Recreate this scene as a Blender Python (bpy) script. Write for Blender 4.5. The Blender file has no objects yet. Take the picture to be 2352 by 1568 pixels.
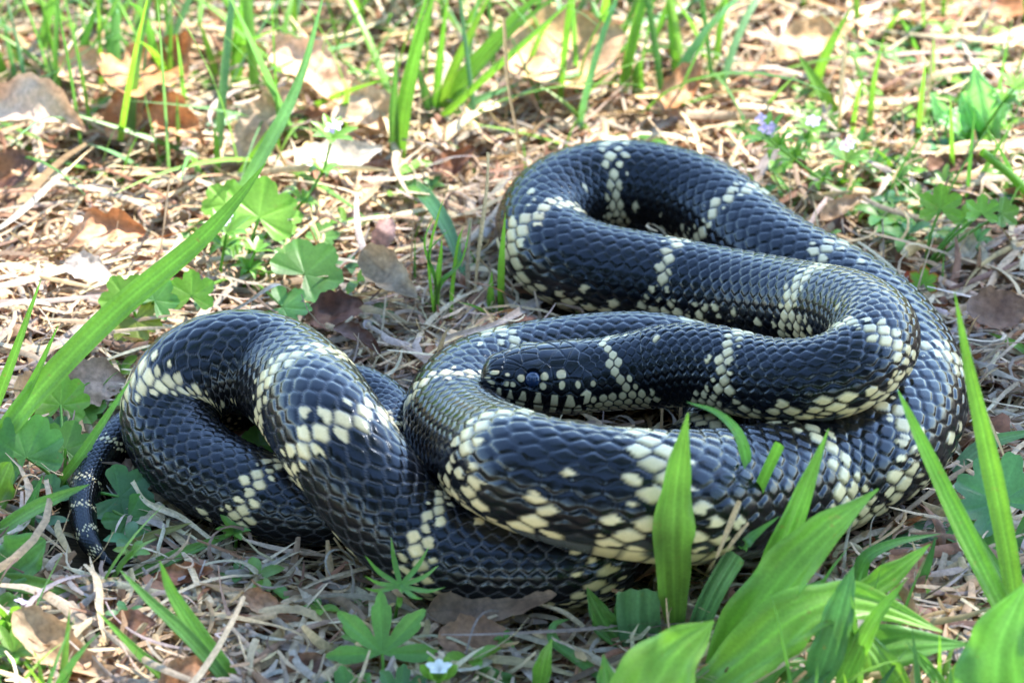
import bpy, math, random
import numpy as np
from mathutils import Vector
random.seed(7); RNG = np.random.default_rng(11)
scene = bpy.context.scene
COL = scene.collection

# ------------------------------------------------------------------ camera
PITCH = math.radians(33); DIST = 1.5; LENS = 148.0
FWD = np.array([0, math.cos(PITCH), -math.sin(PITCH)])
UPV = np.array([0, math.sin(PITCH), math.cos(PITCH)])
CAM = np.array([0, 0, .02]) - DIST*FWD
cd = bpy.data.cameras.new('camera'); cam = bpy.data.objects.new('camera', cd); COL.objects.link(cam)
cam.location = CAM; cam.rotation_euler = (math.pi/2 - PITCH, 0, 0)
cd.lens = LENS; cd.sensor_width = 36; cd.clip_start = .02; cd.clip_end = 300
cd.dof.use_dof = True; cd.dof.focus_distance = 1.452; cd.dof.aperture_fstop = 12.5
scene.camera = cam

# ------------------------------------------------------------------ sky and sun
SUN_EL = math.radians(52); SUN_AZ = math.radians(52)          # azimuth from +Y towards +X
SUND = np.array([math.sin(SUN_AZ)*math.cos(SUN_EL), math.cos(SUN_AZ)*math.cos(SUN_EL), math.sin(SUN_EL)])
w = bpy.data.worlds.new('World'); scene.world = w; w.use_nodes = True
nt = w.node_tree; nt.nodes.clear()
sky = nt.nodes.new('ShaderNodeTexSky'); sky.sky_type = 'NISHITA'; sky.sun_disc = False
sky.sun_elevation = SUN_EL; sky.sun_rotation = SUN_AZ; sky.air_density = 1.0; sky.dust_density = .1; sky.ozone_density = 2.6
bg = nt.nodes.new('ShaderNodeBackground'); bg.inputs['Strength'].default_value = .15
wo = nt.nodes.new('ShaderNodeOutputWorld')
nt.links.new(sky.outputs[0], bg.inputs[0]); nt.links.new(bg.outputs[0], wo.inputs[0])
sl = bpy.data.lights.new('sun', 'SUN'); sl.energy = 3.0; sl.angle = math.radians(.53); sl.color = (1, .96, .90)
so = bpy.data.objects.new('sun', sl); COL.objects.link(so); so.location = SUND*20
so.rotation_euler = Vector(-SUND).to_track_quat('-Z', 'Y').to_euler()
scene.view_settings.view_transform = 'Standard'; scene.view_settings.look = 'None'
scene.view_settings.exposure = 2.8; scene.view_settings.gamma = 1
scene.view_settings.use_white_balance = True; scene.view_settings.white_balance_temperature = 6850; scene.view_settings.white_balance_tint = 9
scene.cycles.max_bounces = 8; scene.cycles.transparent_max_bounces = 4

# ------------------------------------------------------------------ helpers
def ray(u, v):
    k = 36/LENS/2352
    return FWD + np.array([(u-1176)*k, 0, 0]) - (v-784)*k*UPV
def at(u, v, z=0.):                      # point of the plane at height z (m) that the photo shows at u, v
    d = ray(u, v); return CAM + (z-CAM[2])/d[2]*d
def aty(u, v, y):                        # same on the upright plane at depth y
    d = ray(u, v); return CAM + (y-CAM[1])/d[1]*d
MM = .000155                             # metres that one photo pixel spans at the snake
def nrm(a): return a/(np.linalg.norm(a, axis=-1, keepdims=True)+1e-12)
def sstep(a, b, x):
    t = np.clip((x-a)/(b-a), 0, 1); return t*t*(3-2*t)
_ph = RNG.uniform(0, 6.28, (4, 14)); _fr = RNG.normal(0, 1, (4, 14, 3))
def noise(p, f, k=0):                    # smooth sum-of-sines noise, about -1..1
    p = np.asarray(p)*f
    return np.sin(p @ _fr[k].T + _ph[k]).sum(-1)/5.0
def spline(pts, n):
    pts = np.asarray(pts, float)
    P = np.vstack([2*pts[0]-pts[1], pts, 2*pts[-1]-pts[-2]])
    m = len(pts)-1; t = np.linspace(0, m, n); i = np.minimum(t.astype(int), m-1); f = (t-i)[:, None]
    a, b, c, d = P[i], P[i+1], P[i+2], P[i+3]
    return .5*(2*b+(c-a)*f+(2*a-5*b+4*c-d)*f**2+(3*b-a-3*c+d)*f**3)

ORG = {}
def mesh(name, V, F, col=None, smooth=True):
    V = np.asarray(V, np.float32); F = np.asarray(F, np.int32)
    me = bpy.data.meshes.new(name); k = F.shape[1]
    me.vertices.add(len(V)); me.vertices.foreach_set('co', V.ravel())
    me.loops.add(F.size); me.loops.foreach_set('vertex_index', F.ravel())
    me.polygons.add(len(F)); me.polygons.foreach_set('loop_start', np.arange(0, F.size, k, dtype=np.int32))
    if smooth: me.polygons.foreach_set('use_smooth', np.ones(len(F), bool))
    if col is not None:
        c = np.ones((len(V), 4), np.float32); c[:, :3] = np.broadcast_to(np.asarray(col, np.float32), (len(V), 3))
        a = me.attributes.new('col', 'FLOAT_COLOR', 'POINT'); a.data.foreach_set('color', c.ravel())
    me.update(calc_edges=True); me.validate()
    return me
def thing(name, label, cat, loc, group=None):
    o = bpy.data.objects.new(name, None); o.empty_display_size = .01; COL.objects.link(o)
    o.location = loc; o['label'] = label; o['category'] = cat
    if group: o['group'] = group
    ORG[o] = np.array(loc, float)
    return o
def part(name, geo, mat, parent, label=None):
    V, F, c = geo; org = ORG[parent]
    o = bpy.data.objects.new(name, mesh(name, np.asarray(V)-org, F, c)); o.data.materials.append(mat)
    COL.objects.link(o); o.parent = parent; ORG[o] = org
    if label: o['label'] = label
    return o
def single(name, geo, mat, label, cat, loc, group=None, kind=None):
    V, F, c = geo; loc = np.asarray(loc, float)
    o = bpy.data.objects.new(name, mesh(name, np.asarray(V)-loc, F, c)); o.data.materials.append(mat)
    o.location = loc; COL.objects.link(o)
    if label: o['label'] = label
    if cat: o['category'] = cat
    if group: o['group'] = group
    if kind: o['kind'] = kind
    return o
def grid_faces(n, m, wrap=False, off=0):
    i = np.arange(n-1)[:, None]; j = np.arange(m if wrap else m-1)[None]
    a = i*m+j; b = i*m+(j+1) % m
    return (np.stack([a, b, b+m, a+m], -1).reshape(-1, 4)+off)
def join(*gs):
    V = []; F = []; C = []; o = 0
    for v, f, c in gs:
        v = np.asarray(v); V.append(v); F.append(np.asarray(f)+o); o += len(v)
        C.append(np.broadcast_to(np.asarray(c, float), (len(v), 3)))
    return np.vstack(V), np.vstack(F), np.vstack(C)

# ------------------------------------------------------------------ materials
def mat_new(name):
    m = bpy.data.materials.new(name); m.use_nodes = True; n = m.node_tree; n.nodes.clear()
    out = n.nodes.new('ShaderNodeOutputMaterial'); b = n.nodes.new('ShaderNodeBsdfPrincipled')
    n.links.new(b.outputs[0], out.inputs[0]); return m, n, b, out
def node(n, t, **kw):
    x = n.nodes.new(t)
    for k, v in kw.items():
        if k in x.inputs: x.inputs[k].default_value = v
        else: setattr(x, k, v)
    return x
def attr_col(n, scale, amount, stretch=None):
    a = node(n, 'ShaderNodeAttribute', attribute_name='col')
    g = node(n, 'ShaderNodeNewGeometry')
    nz = node(n, 'ShaderNodeTexNoise', Scale=scale, Detail=4.0, Roughness=.6)
    n.links.new(g.outputs['Position'], nz.inputs['Vector'])
    mr = node(n, 'ShaderNodeMapRange'); mr.inputs[1].default_value = .25; mr.inputs[2].default_value = .75
    mr.inputs[3].default_value = 1-amount; mr.inputs[4].default_value = 1+amount
    n.links.new(nz.outputs[0], mr.inputs[0])
    mx = node(n, 'ShaderNodeMix', data_type='RGBA', blend_type='MULTIPLY'); mx.inputs[0].default_value = 1
    n.links.new(a.outputs['Color'], mx.inputs[6]); n.links.new(mr.outputs[0], mx.inputs[7])
    return mx.outputs[2], nz
def leaf_material(name, trans, rough, tint, sc=900, amt=.16, bump=.15, spots=0):
    m, n, b, out = mat_new(name)
    c, nz = attr_col(n, sc, amt)
    if spots:
        g2 = node(n, 'ShaderNodeNewGeometry'); ns = node(n, 'ShaderNodeTexNoise', Scale=230.0, Detail=5.0, Roughness=.65); n.links.new(g2.outputs['Position'], ns.inputs['Vector'])
        rs = node(n, 'ShaderNodeMapRange'); rs.inputs[1].default_value = .64; rs.inputs[2].default_value = .72; rs.inputs[4].default_value = spots; n.links.new(ns.outputs[0], rs.inputs[0])
        sm = node(n, 'ShaderNodeMix', data_type='RGBA'); sm.inputs[7].default_value = (.26, .20, .06, 1); n.links.new(rs.outputs[0], sm.inputs[0]); n.links.new(c, sm.inputs[6]); c = sm.outputs[2]
        n3 = node(n, 'ShaderNodeTexNoise', Scale=55.0, Detail=3.0); n.links.new(g2.outputs['Position'], n3.inputs['Vector'])
        m3 = node(n, 'ShaderNodeMapRange'); m3.inputs[1].default_value = .3; m3.inputs[2].default_value = .7; m3.inputs[3].default_value = .78; m3.inputs[4].default_value = 1.2; n.links.new(n3.outputs[0], m3.inputs[0])
        x3 = node(n, 'ShaderNodeMix', data_type='RGBA', blend_type='MULTIPLY'); x3.inputs[0].default_value = 1; n.links.new(c, x3.inputs[6]); n.links.new(m3.outputs[0], x3.inputs[7]); c = x3.outputs[2]
    n.links.new(c, b.inputs['Base Color']); b.inputs['Roughness'].default_value = rough
    b.inputs['Specular IOR Level'].default_value = .45
    bp = node(n, 'ShaderNodeBump', Strength=bump, Distance=.0003); n.links.new(nz.outputs[0], bp.inputs['Height'])
    n.links.new(bp.outputs[0], b.inputs['Normal'])
    tr = node(n, 'ShaderNodeBsdfTranslucent')
    t2 = node(n, 'ShaderNodeMix', data_type='RGBA', blend_type='MULTIPLY'); t2.inputs[0].default_value = 1
    t2.inputs[7].default_value = (*tint, 1); n.links.new(c, t2.inputs[6]); n.links.new(t2.outputs[2], tr.inputs[0])
    mx = node(n, 'ShaderNodeMixShader'); mx.inputs[0].default_value = trans
    n.links.new(b.outputs[0], mx.inputs[1]); n.links.new(tr.outputs[0], mx.inputs[2]); n.links.new(mx.outputs[0], out.inputs[0])
    return m
M_GREEN = leaf_material('green_leaf', .40, .40, (1.5, 1.6, .75), spots=.75)
M_DRY = leaf_material('dry_straw', .18, .6, (1.3, 1.1, .8), 700, .35, .3)
M_DEAD = leaf_material('dead_leaf', .15, .6, (1.4, 1.0, .7), 500, .40, .5)
M_PETAL = leaf_material('petal', .35, .5, (1.1, 1.1, 1.1), 900, .05)
M_BARK = leaf_material('bark', 0, .8, (1, 1, 1), 30, .4, .6)

def snake_material():
    m, n, b, out = mat_new('snake_scale')
    c, nz = attr_col(n, 1500, .10); n.links.new(c, b.inputs['Base Color'])
    n2 = node(n, 'ShaderNodeTexNoise', Scale=160.0, Detail=3.0)
    g = node(n, 'ShaderNodeNewGeometry'); n.links.new(g.outputs['Position'], n2.inputs['Vector'])
    mr = node(n, 'ShaderNodeMapRange'); mr.inputs[1].default_value = .3; mr.inputs[2].default_value = .7
    mr.inputs[3].default_value = .13; mr.inputs[4].default_value = .28
    n.links.new(n2.outputs[0], mr.inputs[0]); n.links.new(mr.outputs[0], b.inputs['Roughness'])
    b.inputs['Specular IOR Level'].default_value = .38; b.inputs['Specular Tint'].default_value = (.72, .84, 1, 1)
    bp = node(n, 'ShaderNodeBump', Strength=.12, Distance=.0002); n.links.new(nz.outputs[0], bp.inputs['Height'])
    n.links.new(bp.outputs[0], b.inputs['Normal'])
    return m
M_SNAKE = snake_material()
M_EYE, _n, _b, _o = mat_new('snake_eye')
_b.inputs['Base Color'].default_value = (.010, .028, .075, 1); _b.inputs['Roughness'].default_value = .05
_b.inputs['Coat Weight'].default_value = .6; _b.inputs['Coat Roughness'].default_value = .05

def soil_material():
    m, n, b, out = mat_new('soil')
    g = node(n, 'ShaderNodeNewGeometry')
    n1 = node(n, 'ShaderNodeTexNoise', Scale=60.0, Detail=8.0, Roughness=.7); n.links.new(g.outputs['Position'], n1.inputs['Vector'])
    mp = node(n, 'ShaderNodeMapping'); mp.inputs['Scale'].default_value = (1, 4, 1); n.links.new(g.outputs['Position'], mp.inputs[0])
    n2 = node(n, 'ShaderNodeTexNoise', Scale=220.0, Detail=6.0, Roughness=.7); n.links.new(mp.outputs[0], n2.inputs['Vector'])
    r = node(n, 'ShaderNodeValToRGB'); e = r.color_ramp.elements
    e[0].position = .3; e[0].color = (.016, .010, .006, 1); e[1].position = .75; e[1].color = (.10, .066, .036, 1)
    mx = node(n, 'ShaderNodeMath', operation='MULTIPLY'); n.links.new(n1.outputs[0], mx.inputs[0]); n.links.new(n2.outputs[0], mx.inputs[1])
    m2 = node(n, 'ShaderNodeMath', operation='MULTIPLY'); m2.inputs[1].default_value = 2.0; n.links.new(mx.outputs[0], m2.inputs[0])
    n.links.new(m2.outputs[0], r.inputs[0]); n.links.new(r.outputs[0], b.inputs['Base Color'])
    b.inputs['Roughness'].default_value = .9; b.inputs['Specular IOR Level'].default_value = .2
    bp = node(n, 'ShaderNodeBump', Strength=.7, Distance=.004); n.links.new(n2.outputs[0], bp.inputs['Height']); n.links.new(bp.outputs[0], b.inputs['Normal'])
    return m
M_SOIL = soil_material()

# ------------------------------------------------------------------ the snake's course: x y z radius (mm), head to tail
PATH = np.array([float(t) for t in """
-5.0 -58.2 43.1 7.4 0.3 -57.3 42.3 8.8 8.1 -56.3 41.6 10.3 16.1 -55.3 41.0 11.4 24.1 -54.4 40.8 12.1 32.1 -53.7 41.0 12.8 40.0 -53.3 41.9 13.5 47.8
-53.3 43.3 14.1 55.5 -54.3 45.0 14.6 63.1 -56.5 46.4 14.7 70.1 -60.0 47.5 14.7 76.6 -64.4 48.4 14.6 83.1 -69.2 49.4 14.5 90.2 -73.4 50.8 14.6 97.8
-76.3 52.6 14.7 105.5 -76.7 54.0 14.9 112.6 -73.7 54.8 15.1 118.3 -67.7 55.3 15.2 122.1 -59.9 55.2 15.3 124.0 -51.8 54.3 15.4 124.1 -44.2 52.6 15.5
123.2 -37.4 50.5 15.6 121.5 -31.3 48.4 15.7 119.5 -25.6 46.4 15.8 117.0 -20.2 44.1 15.9 114.2 -14.7 41.6 16.0 110.8 -9.0 38.5 16.1 106.9 -2.8 35.3
16.3 102.3 3.6 32.1 16.4 97.1 10.0 29.1 16.6 91.2 16.2 26.3 16.7 84.8 22.3 23.7 16.9 77.9 27.9 21.6 17.0 70.7 32.8 20.0 17.1 63.4 36.9 19.0 17.3 55.9
40.3 18.4 17.4 48.3 43.4 18.1 17.6 40.6 46.2 17.8 17.8 32.9 49.2 17.6 17.9 25.9 53.0 17.5 18.0 20.0 58.1 17.4 18.0 15.5 64.4 17.4 17.9 12.6 71.5 17.5
17.7 11.2 78.9 17.5 17.5 11.6 86.4 17.7 17.4 13.9 93.4 18.0 17.4 17.9 99.7 18.3 17.4 23.6 104.7 18.5 17.4 30.5 108.1 18.6 17.4 38.2 109.9 18.6 17.4
46.0 110.0 18.4 17.4 53.6 108.4 18.1 17.4 61.0 105.5 18.0 17.4 67.7 101.4 17.9 17.4 73.5 96.2 17.9 17.4 78.2 90.3 17.8 17.5 82.3 83.8 17.7 17.6 86.0
77.0 17.5 17.7 89.8 70.2 17.5 17.8 93.9 63.6 17.5 17.9 98.5 57.2 17.5 18.0 103.6 51.0 17.5 18.1 109.1 45.0 17.6 18.2 114.6 38.9 17.7 18.3 119.9 32.6
17.8 18.4 124.8 25.9 17.9 18.5 129.1 18.8 18.1 18.6 132.7 11.5 18.2 18.8 135.3 3.9 18.4 18.9 137.3 -3.9 18.5 19.1 138.4 -11.8 18.7 19.3 139.7 -19.7
18.9 19.5 140.0 -27.6 19.1 19.7 139.3 -35.5 19.3 19.9 137.7 -43.3 19.6 20.2 135.2 -51.0 19.9 20.4 131.7 -58.4 20.1 20.7 127.4 -65.3 20.4 21.0 122.5
-71.8 20.7 21.3 116.9 -77.8 20.9 21.6 110.9 -83.0 21.2 21.8 104.5 -88.1 21.8 22.0 97.8 -94.1 23.6 22.2 90.9 -100.5 26.2 22.4 84.0 -107.1 29.2 22.6
77.1 -113.5 32.4 22.7 70.5 -119.3 35.5 22.8 64.5 -124.6 38.6 22.9 59.0 -129.1 41.4 22.9 53.8 -132.8 44.0 22.8 48.2 -135.8 46.4 22.7 41.7 -137.9 48.5
22.4 34.4 -138.9 50.2 22.0 26.7 -138.6 51.4 21.5 19.2 -137.3 52.2 21.0 12.6 -135.0 52.6 20.6 7.3 -131.8 52.4 20.2 2.9 -127.2 51.3 20.0 -1.0 -120.5
48.9 19.7 -4.5 -111.6 44.8 19.5 -7.5 -101.9 39.8 19.3 -10.3 -92.5 35.3 19.1 -12.7 -83.6 31.5 19.0 -14.9 -75.2 28.4 18.9 -16.9 -67.5 25.8 18.8 -18.3
-60.3 24.0 18.7 -19.0 -53.7 22.9 18.6 -18.7 -46.9 22.2 18.4 -17.2 -39.5 21.5 18.2 -13.8 -32.3 20.7 17.9 -8.4 -25.9 19.7 17.6 -1.6 -20.5 18.7 17.5 5.7
-16.2 17.9 17.3 13.4 -12.9 17.4 17.3 21.1 -10.4 17.1 17.2 28.9 -8.8 17.0 17.2 36.8 -8.1 17.2 17.2 44.8 -8.3 17.6 17.2 52.3 -9.7 17.7 17.1 59.1 -12.3
17.8 17.1 65.0 -16.1 17.6 17.1 70.0 -21.0 17.5 17.1 73.8 -26.7 17.3 17.1 76.2 -33.0 17.1 17.1 77.3 -39.8 17.0 17.1 77.1 -46.8 16.8 17.1 75.6 -53.9
16.7 17.1 73.0 -60.7 16.6 17.1 69.4 -67.3 16.6 17.1 64.9 -73.6 16.5 17.1 59.9 -79.7 16.5 17.1 54.7 -85.8 16.5 17.1 49.5 -92.1 16.5 17.1 44.5 -98.5
16.5 17.0 39.9 -105.1 16.5 17.0 35.6 -111.7 16.4 16.9 31.7 -118.1 16.4 16.9 27.2 -123.3 16.4 16.9 21.6 -127.1 16.4 16.9 13.8 -128.2 16.6 17.0 5.8
-128.4 16.6 17.1 -2.3 -128.5 16.7 17.2 -10.3 -127.9 16.8 17.3 -18.1 -126.4 17.4 17.5 -25.3 -124.2 18.8 17.7 -31.9 -121.6 21.2 18.0 -37.4 -118.7 24.5
18.3 -42.0 -115.6 28.5 18.5 -46.2 -112.4 32.9 18.7 -50.5 -108.3 37.3 18.9 -55.0 -102.5 41.0 19.0 -59.5 -94.8 43.3 19.2 -63.4 -85.7 43.6 19.3 -66.5
-76.4 42.2 19.4 -69.1 -67.5 39.9 19.4 -71.6 -59.3 37.6 19.4 -74.5 -51.9 35.7 19.3 -77.5 -45.7 34.3 19.3 -80.8 -40.8 33.5 19.2 -84.9 -37.4 33.3 19.1
-90.4 -35.4 33.5 18.9 -97.1 -34.8 33.5 18.6 -104.3 -35.9 32.8 18.2 -110.9 -38.9 30.9 17.8 -115.7 -43.1 28.2 17.5 -118.2 -47.6 25.0 17.2 -118.7 -52.0
22.1 17.0 -117.6 -56.8 19.7 16.7 -115.2 -61.9 17.9 16.5 -111.6 -67.4 16.6 16.3 -106.8 -72.9 15.8 16.0 -100.9 -78.0 15.3 15.7 -94.2 -82.7 15.1 15.3
-87.3 -86.8 14.8 14.9 -80.7 -90.5 14.0 14.5 -74.8 -92.7 13.7 14.1 -69.1 -93.9 13.3 13.7 -63.4 -93.8 12.9 13.3 -57.8 -92.6 12.5 12.9 -52.7 -90.7 12.2
12.6 -48.6 -87.5 12.0 12.3 -45.9 -83.0 11.9 12.2 -44.5 -77.3 11.7 12.0 -44.2 -70.6 11.6 11.9 -44.7 -63.2 11.5 11.8 -45.0 -55.3 11.4 11.8 -44.3 -47.4
11.4 11.7 -42.4 -39.8 11.3 11.7 -45.2 -33.3 11.9 11.5 -49.7 -27.9 12.6 11.4 -55.6 -23.9 13.0 11.1 -62.4 -21.7 12.5 10.9 -69.7 -20.8 11.7 10.6 -77.2
-20.8 10.8 10.4 -84.9 -21.4 9.9 10.1 -92.8 -22.4 9.5 9.8 -100.9 -23.9 9.1 9.4 -109.0 -25.8 8.8 9.1 -116.9 -28.4 8.4 8.7 -124.4 -32.0 7.9 8.2 -130.9
-36.9 7.6 7.7 -136.4 -42.8 7.3 7.1 -140.8 -49.5 6.9 6.5 -143.8 -57.1 6.3 5.9 -145.8 -65.0 5.8 5.3 -146.8 -73.1 5.4 4.7 -146.8 -81.3 5.1 4.3 -145.9
-89.2 4.8 3.9 -144.2 -96.8 4.2 3.5 -141.4 -103.5 3.3 3.0 -136.7 -108.6 2.1 2.1 -132.4 -111.4 1.4 1.4
""".split()]).reshape(-1, 4)/1000

# ------------------------------------------------------------------ ground
def ground_z(x, y):
    p = np.stack([x, y, 0*x], -1)
    near = np.exp(-((x/.5)**2+((y-.02)/.5)**2)**2)
    z = -.004+.0022*noise(p, 32, 0)+.0015*noise(p, 75, 1)
    zf = .03*noise(p, 1.2, 2)-.004
    return z*near+(1-near)*zf
ax = np.unique(np.r_[np.linspace(-.6, .6, 150), np.sign(np.linspace(-1, 1, 60))*(.6+60*np.abs(np.linspace(-1, 1, 60))**3)])
gx, gy = np.meshgrid(ax, ax, indexing='ij')
V = np.stack([gx, gy, ground_z(gx, gy)], -1).reshape(-1, 3)
o = single('ground', (V, grid_faces(len(ax), len(ax)), None), M_SOIL, None, None, (0, 0, 0), kind='structure')

# ------------------------------------------------------------------ snake
SN = None
def build_snake():
    pts = PATH[:, :3]; rr = PATH[:, 3]
    d0 = nrm(pts[3]-pts[0]); pts = np.vstack([pts[0]-d0*.0059, pts]); rr = np.r_[rr[0], rr]
    L = np.r_[0, np.cumsum(np.linalg.norm(np.diff(pts, axis=0), axis=1))]
    sf = np.arange(0, L[-1], .0005)
    P = np.stack([np.interp(sf, L, pts[:, k]) for k in range(3)], -1); R = np.interp(sf, L, rr)
    def gs(a, sig):
        n = int(3*sig); k = np.exp(-.5*(np.arange(-n, n+1)/sig)**2); k /= k.sum()
        p = np.r_[2*a[0]-a[n:0:-1], a, 2*a[-1]-a[-2:-n-2:-1]]; return np.convolve(p, k, 'valid')
    P = np.stack([gs(P[:, k], 7) for k in range(3)], -1); R = np.maximum(gs(R, 14), .0006)
    # head profile
    hu = np.array([0, 1.2, 4, 9, 17, 28, 42, 65, 89, 137, 201, 281, 345, 431])*.155/1000
    hr = np.array([0, 9, 18, 29, 40, 49, 56, 63, 68, 74, 77, 82, 86, 95])*.155/1000
    bl = sstep(.045, .062, sf)
    R = np.interp(sf, hu, hr)*(1-bl)+R*bl
    R *= 1+.16*sstep(sf[-1]-.14, sf[-1]-.10, sf)
    R *= 1+.06*sstep(.006, .014, sf)*sstep(.042, .03, sf)
    R[sf > sf[-1]-.012] *= np.sqrt(np.clip((sf[-1]-sf[sf > sf[-1]-.012])/.012, .02, 1))
    T = nrm(np.gradient(P, axis=0)); Z = np.array([0, 0, 1.])
    side = nrm(np.cross(T, Z)); nup = np.cross(side, T)
    roll = np.interp(sf, ROLL[0], np.tan(np.radians(ROLL[1])))          # how far each stretch lies rolled onto its flank
    nup = nrm(nup+side*(roll*side[:, 1])[:, None]); side = nrm(np.cross(T, nup))
    kp = np.interp(sf, [0, .06, .16, .6, 1.0, 1.35, 1.7], [.27, .28, .32, .335, .33, .325, .36])
    Q = np.cumsum(.0005/np.maximum(kp*np.maximum(R, .0058), .0008))
    q0 = np.interp(.036, sf, Q); Q = Q-q0
    sr_h = np.r_[0, np.geomspace(.00008, .002, 10), np.arange(.0023, .058, .00026)]
    qs = np.arange(np.interp(.058, sf, Q), Q[-1], 1/8.5)
    S = np.r_[sr_h, np.interp(qs, Q, sf)]; Qr = np.interp(S, sf, Q)
    I = lambda A: np.stack([np.interp(S, sf, A[:, k]) for k in range(3)], -1)
    Pp, N, Sd = I(P), nrm(I(nup)), nrm(I(side)); Rr = np.interp(S, sf, R)
    PHV = math.radians(137); NR = 21; per = 10
    phd = -PHV+(np.arange(NR*per)+.5)/(NR*per)*2*PHV
    phv = PHV+(np.arange(26)+.5)/26*2*(math.pi-PHV)
    ph = np.r_[phd, np.where(phv > math.pi, phv-2*math.pi, phv)]
    b = ph/(2*PHV/NR)
    a = Qr[:, None]+0*ph[None]; B = b[None]+0*a
    # ---- scale lattice on the body
    best = np.full(a.shape, 9.); sec = np.full(a.shape, 9.); ca = np.zeros_like(a); cb = np.zeros_like(a); sa = np.zeros_like(a); sb = np.zeros_like(a)
    KB = .66
    jr = np.clip(np.round(B), -10, 10)
    for dj in (-1, 0, 1):
        j = jr+dj; off = np.where(np.abs(j) % 2 == 1, .5, 0.)
        base = np.round(a-off)+off
        for da in (-1, 0, 1):
            c = base+da; dd = (a-c)**2+((B-j)*KB)**2
            dd = np.where(np.abs(j) > 10, 9., dd)
            lt = dd < best
            sec2 = np.where(lt, best, np.minimum(sec, dd)); chg = sec2 != sec
            sa = np.where(lt, ca, np.where(chg, c, sa)); sb = np.where(lt, cb, np.where(chg, j, sb)); sec = sec2
            best = np.where(lt, dd, best); ca = np.where(lt, c, ca); cb = np.where(lt, j, cb)
    e = (sec-best)/(2*np.sqrt((ca-sa)**2+((cb-sb)*KB)**2)+1e-6)
    la = a-ca; lb = (B-cb)*KB
    vent = np.abs(ph)[None] > PHV; vent = vent & (a > -999)
    ev = np.minimum(.5-np.abs(a-np.round(a)), (np.abs(ph)[None]-PHV)*3+.02)
    e = np.where(vent, ev, np.minimum(e, np.where(np.abs(cb) == 10, (PHV-np.abs(ph)[None])*3+.05, 9)))
    ca = np.where(vent, np.round(a), ca); cb = np.where(vent, 30, cb)
    g = sstep(0, .15, e)
    dome = 1-((la/.6)**2+(lb/.5)**2)*.5
    bulge = np.interp(S, [0, .05, .14, .2, .45, .6, .72, .85, 1.05, 1.7], [.046, .046, .04, .027, .026, .030, .034, .028, .022, .028])[:, None]
    hgt = bulge*.95*Rr[:, None]*g*(.74+.26*dome+.34*la)
    hgt = np.where(vent, bulge*Rr[:, None]*.5*g, hgt)
    # ---- colour of each scale
    def h2(x, y, k): v = np.sin(x*12.9898+y*78.233+k*37.719)*43758.5453; return v-np.floor(v)
    r1 = h2(ca, cb, 1); r2 = h2(ca, cb, 2); r3 = h2(ca, cb, 3)
    sc_s = np.interp(ca, Q, sf)*1000
    bands = np.array(BANDS); nb = np.abs(sc_s[..., None]-bands); k = nb.argmin(-1)
    kpl = np.interp(sc_s/1000, sf, kp*np.maximum(R, .0058))*1000
    db = (sc_s-bands[k])/kpl
    aj = np.abs(cb)
    bw = .24+.34*h2(k, 0*k, 5); leftish = sstep(900, 1050, sc_s)
    skew = (h2(k, 0*k, 7)-.5)*.25
    dbs = db-cb*skew
    spread = np.clip(aj-5.5, 0, 9)*(.36-.2*leftish)
    d1 = np.abs(np.abs(dbs)-spread)-bw*np.where(aj > 5, .8, 1.)
    cov = np.clip(.82-d1*1.15, 0, 1.25)*np.where(r1 > np.where(aj > 5, .32, .14), 1, .4)
    lat = np.where(aj >= 9, .72, np.where(aj == 8, .5, np.where(aj == 7, .22, np.where(aj == 6, .03, 0))))
    lowq = .55+.45*np.sin(sc_s/kpl*.9+cb*.3)
    lat = lat*(1-.72*leftish)*np.where(aj < 8, .6, .92)
    cov = np.maximum(cov, np.where(r2 < lat*lowq*1.5, .24+.45*r3+np.where(aj >= 9, .2, 0), 0))
    stray = (aj < 8) & (r2 > .992); cov = np.where(stray, .45, cov)
    ang = r1*6.28; ox = np.cos(ang)*.16; oy = np.sin(ang)*.16
    fine = noise(np.stack([a, B, 0*a], -1), 6.0, 3)
    rad = np.hypot((la-ox)/.62, (lb-oy)/.52)
    cov = cov*np.where(cov > .5, np.where(aj > 5, .66+.5*r3, .86+.3*r3), 1)*(1-.45*sstep(1440, 1480, sc_s))
    patch = cov*1.12-rad-np.where(aj > 4, .34, .30)*fine
    cream = sstep(-.07, .07, patch)*sstep(.02, .075, e)*(cov > .12)
    vcream = ((r1 < .42) | (np.abs(db) < 1.6))*sstep(.0, .1, ev)*sstep(-.3, .1, noise(np.stack([a, B*.6, 0*a], -1), 1.4, 1)+.25)
    cream = np.where(vent, vcream, cream)
    # ---- head plates
    hm = S < .058; nh = hm.sum()
    xh = S[hm][:, None]*1000; 
    def z2(zx, zy):                      # side view of the head: measured plate centre -> distance behind snout (mm), angle from the crown
        u = (1120+zx/3.92)*.9408; v = (780+zy/3.92)*.9408
        x = (u-1109)*.155; half = np.interp(x/1000, hu, hr)/.155*1000
        return x, math.radians(57)-math.asin(max(-.98, min(.98, (868-v)/max(half, 20))))
    SE = []
    for zx, zy, cr in HEADPLATES:
        x, f = z2(zx, zy); SE.append((x, f, cr))
    seeds = [(x, f*s, cr, 0) for x, f, cr in SE for s in (1, -1)]
    seeds += [(1.5, 0, 0, 0), (4.5, .55, 0, 0), (4.5, -.55, 0, 0), (9, .4, 0, 0), (9, -.4, 0, 0), (16, 0, 0, 0), (26, .38, 0, 0), (26, -.38, 0, 0),
              (31, .30, 0, 0), (31, -.30, 0, 0), (4, 2.9, .4, 0), (4, -2.9, .4, 0), (10, 2.75, .6, 0), (10, -2.75, .5, 0), (18, 2.8, .6, 0), (18, -2.8, .5, 0), (26, 2.75, .6, 0), (26, -2.75, .5, 0), (33, 2.8, .6, 0), (33, -2.8, .5, 0)]
    row = 2*PHV/NR
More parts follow.
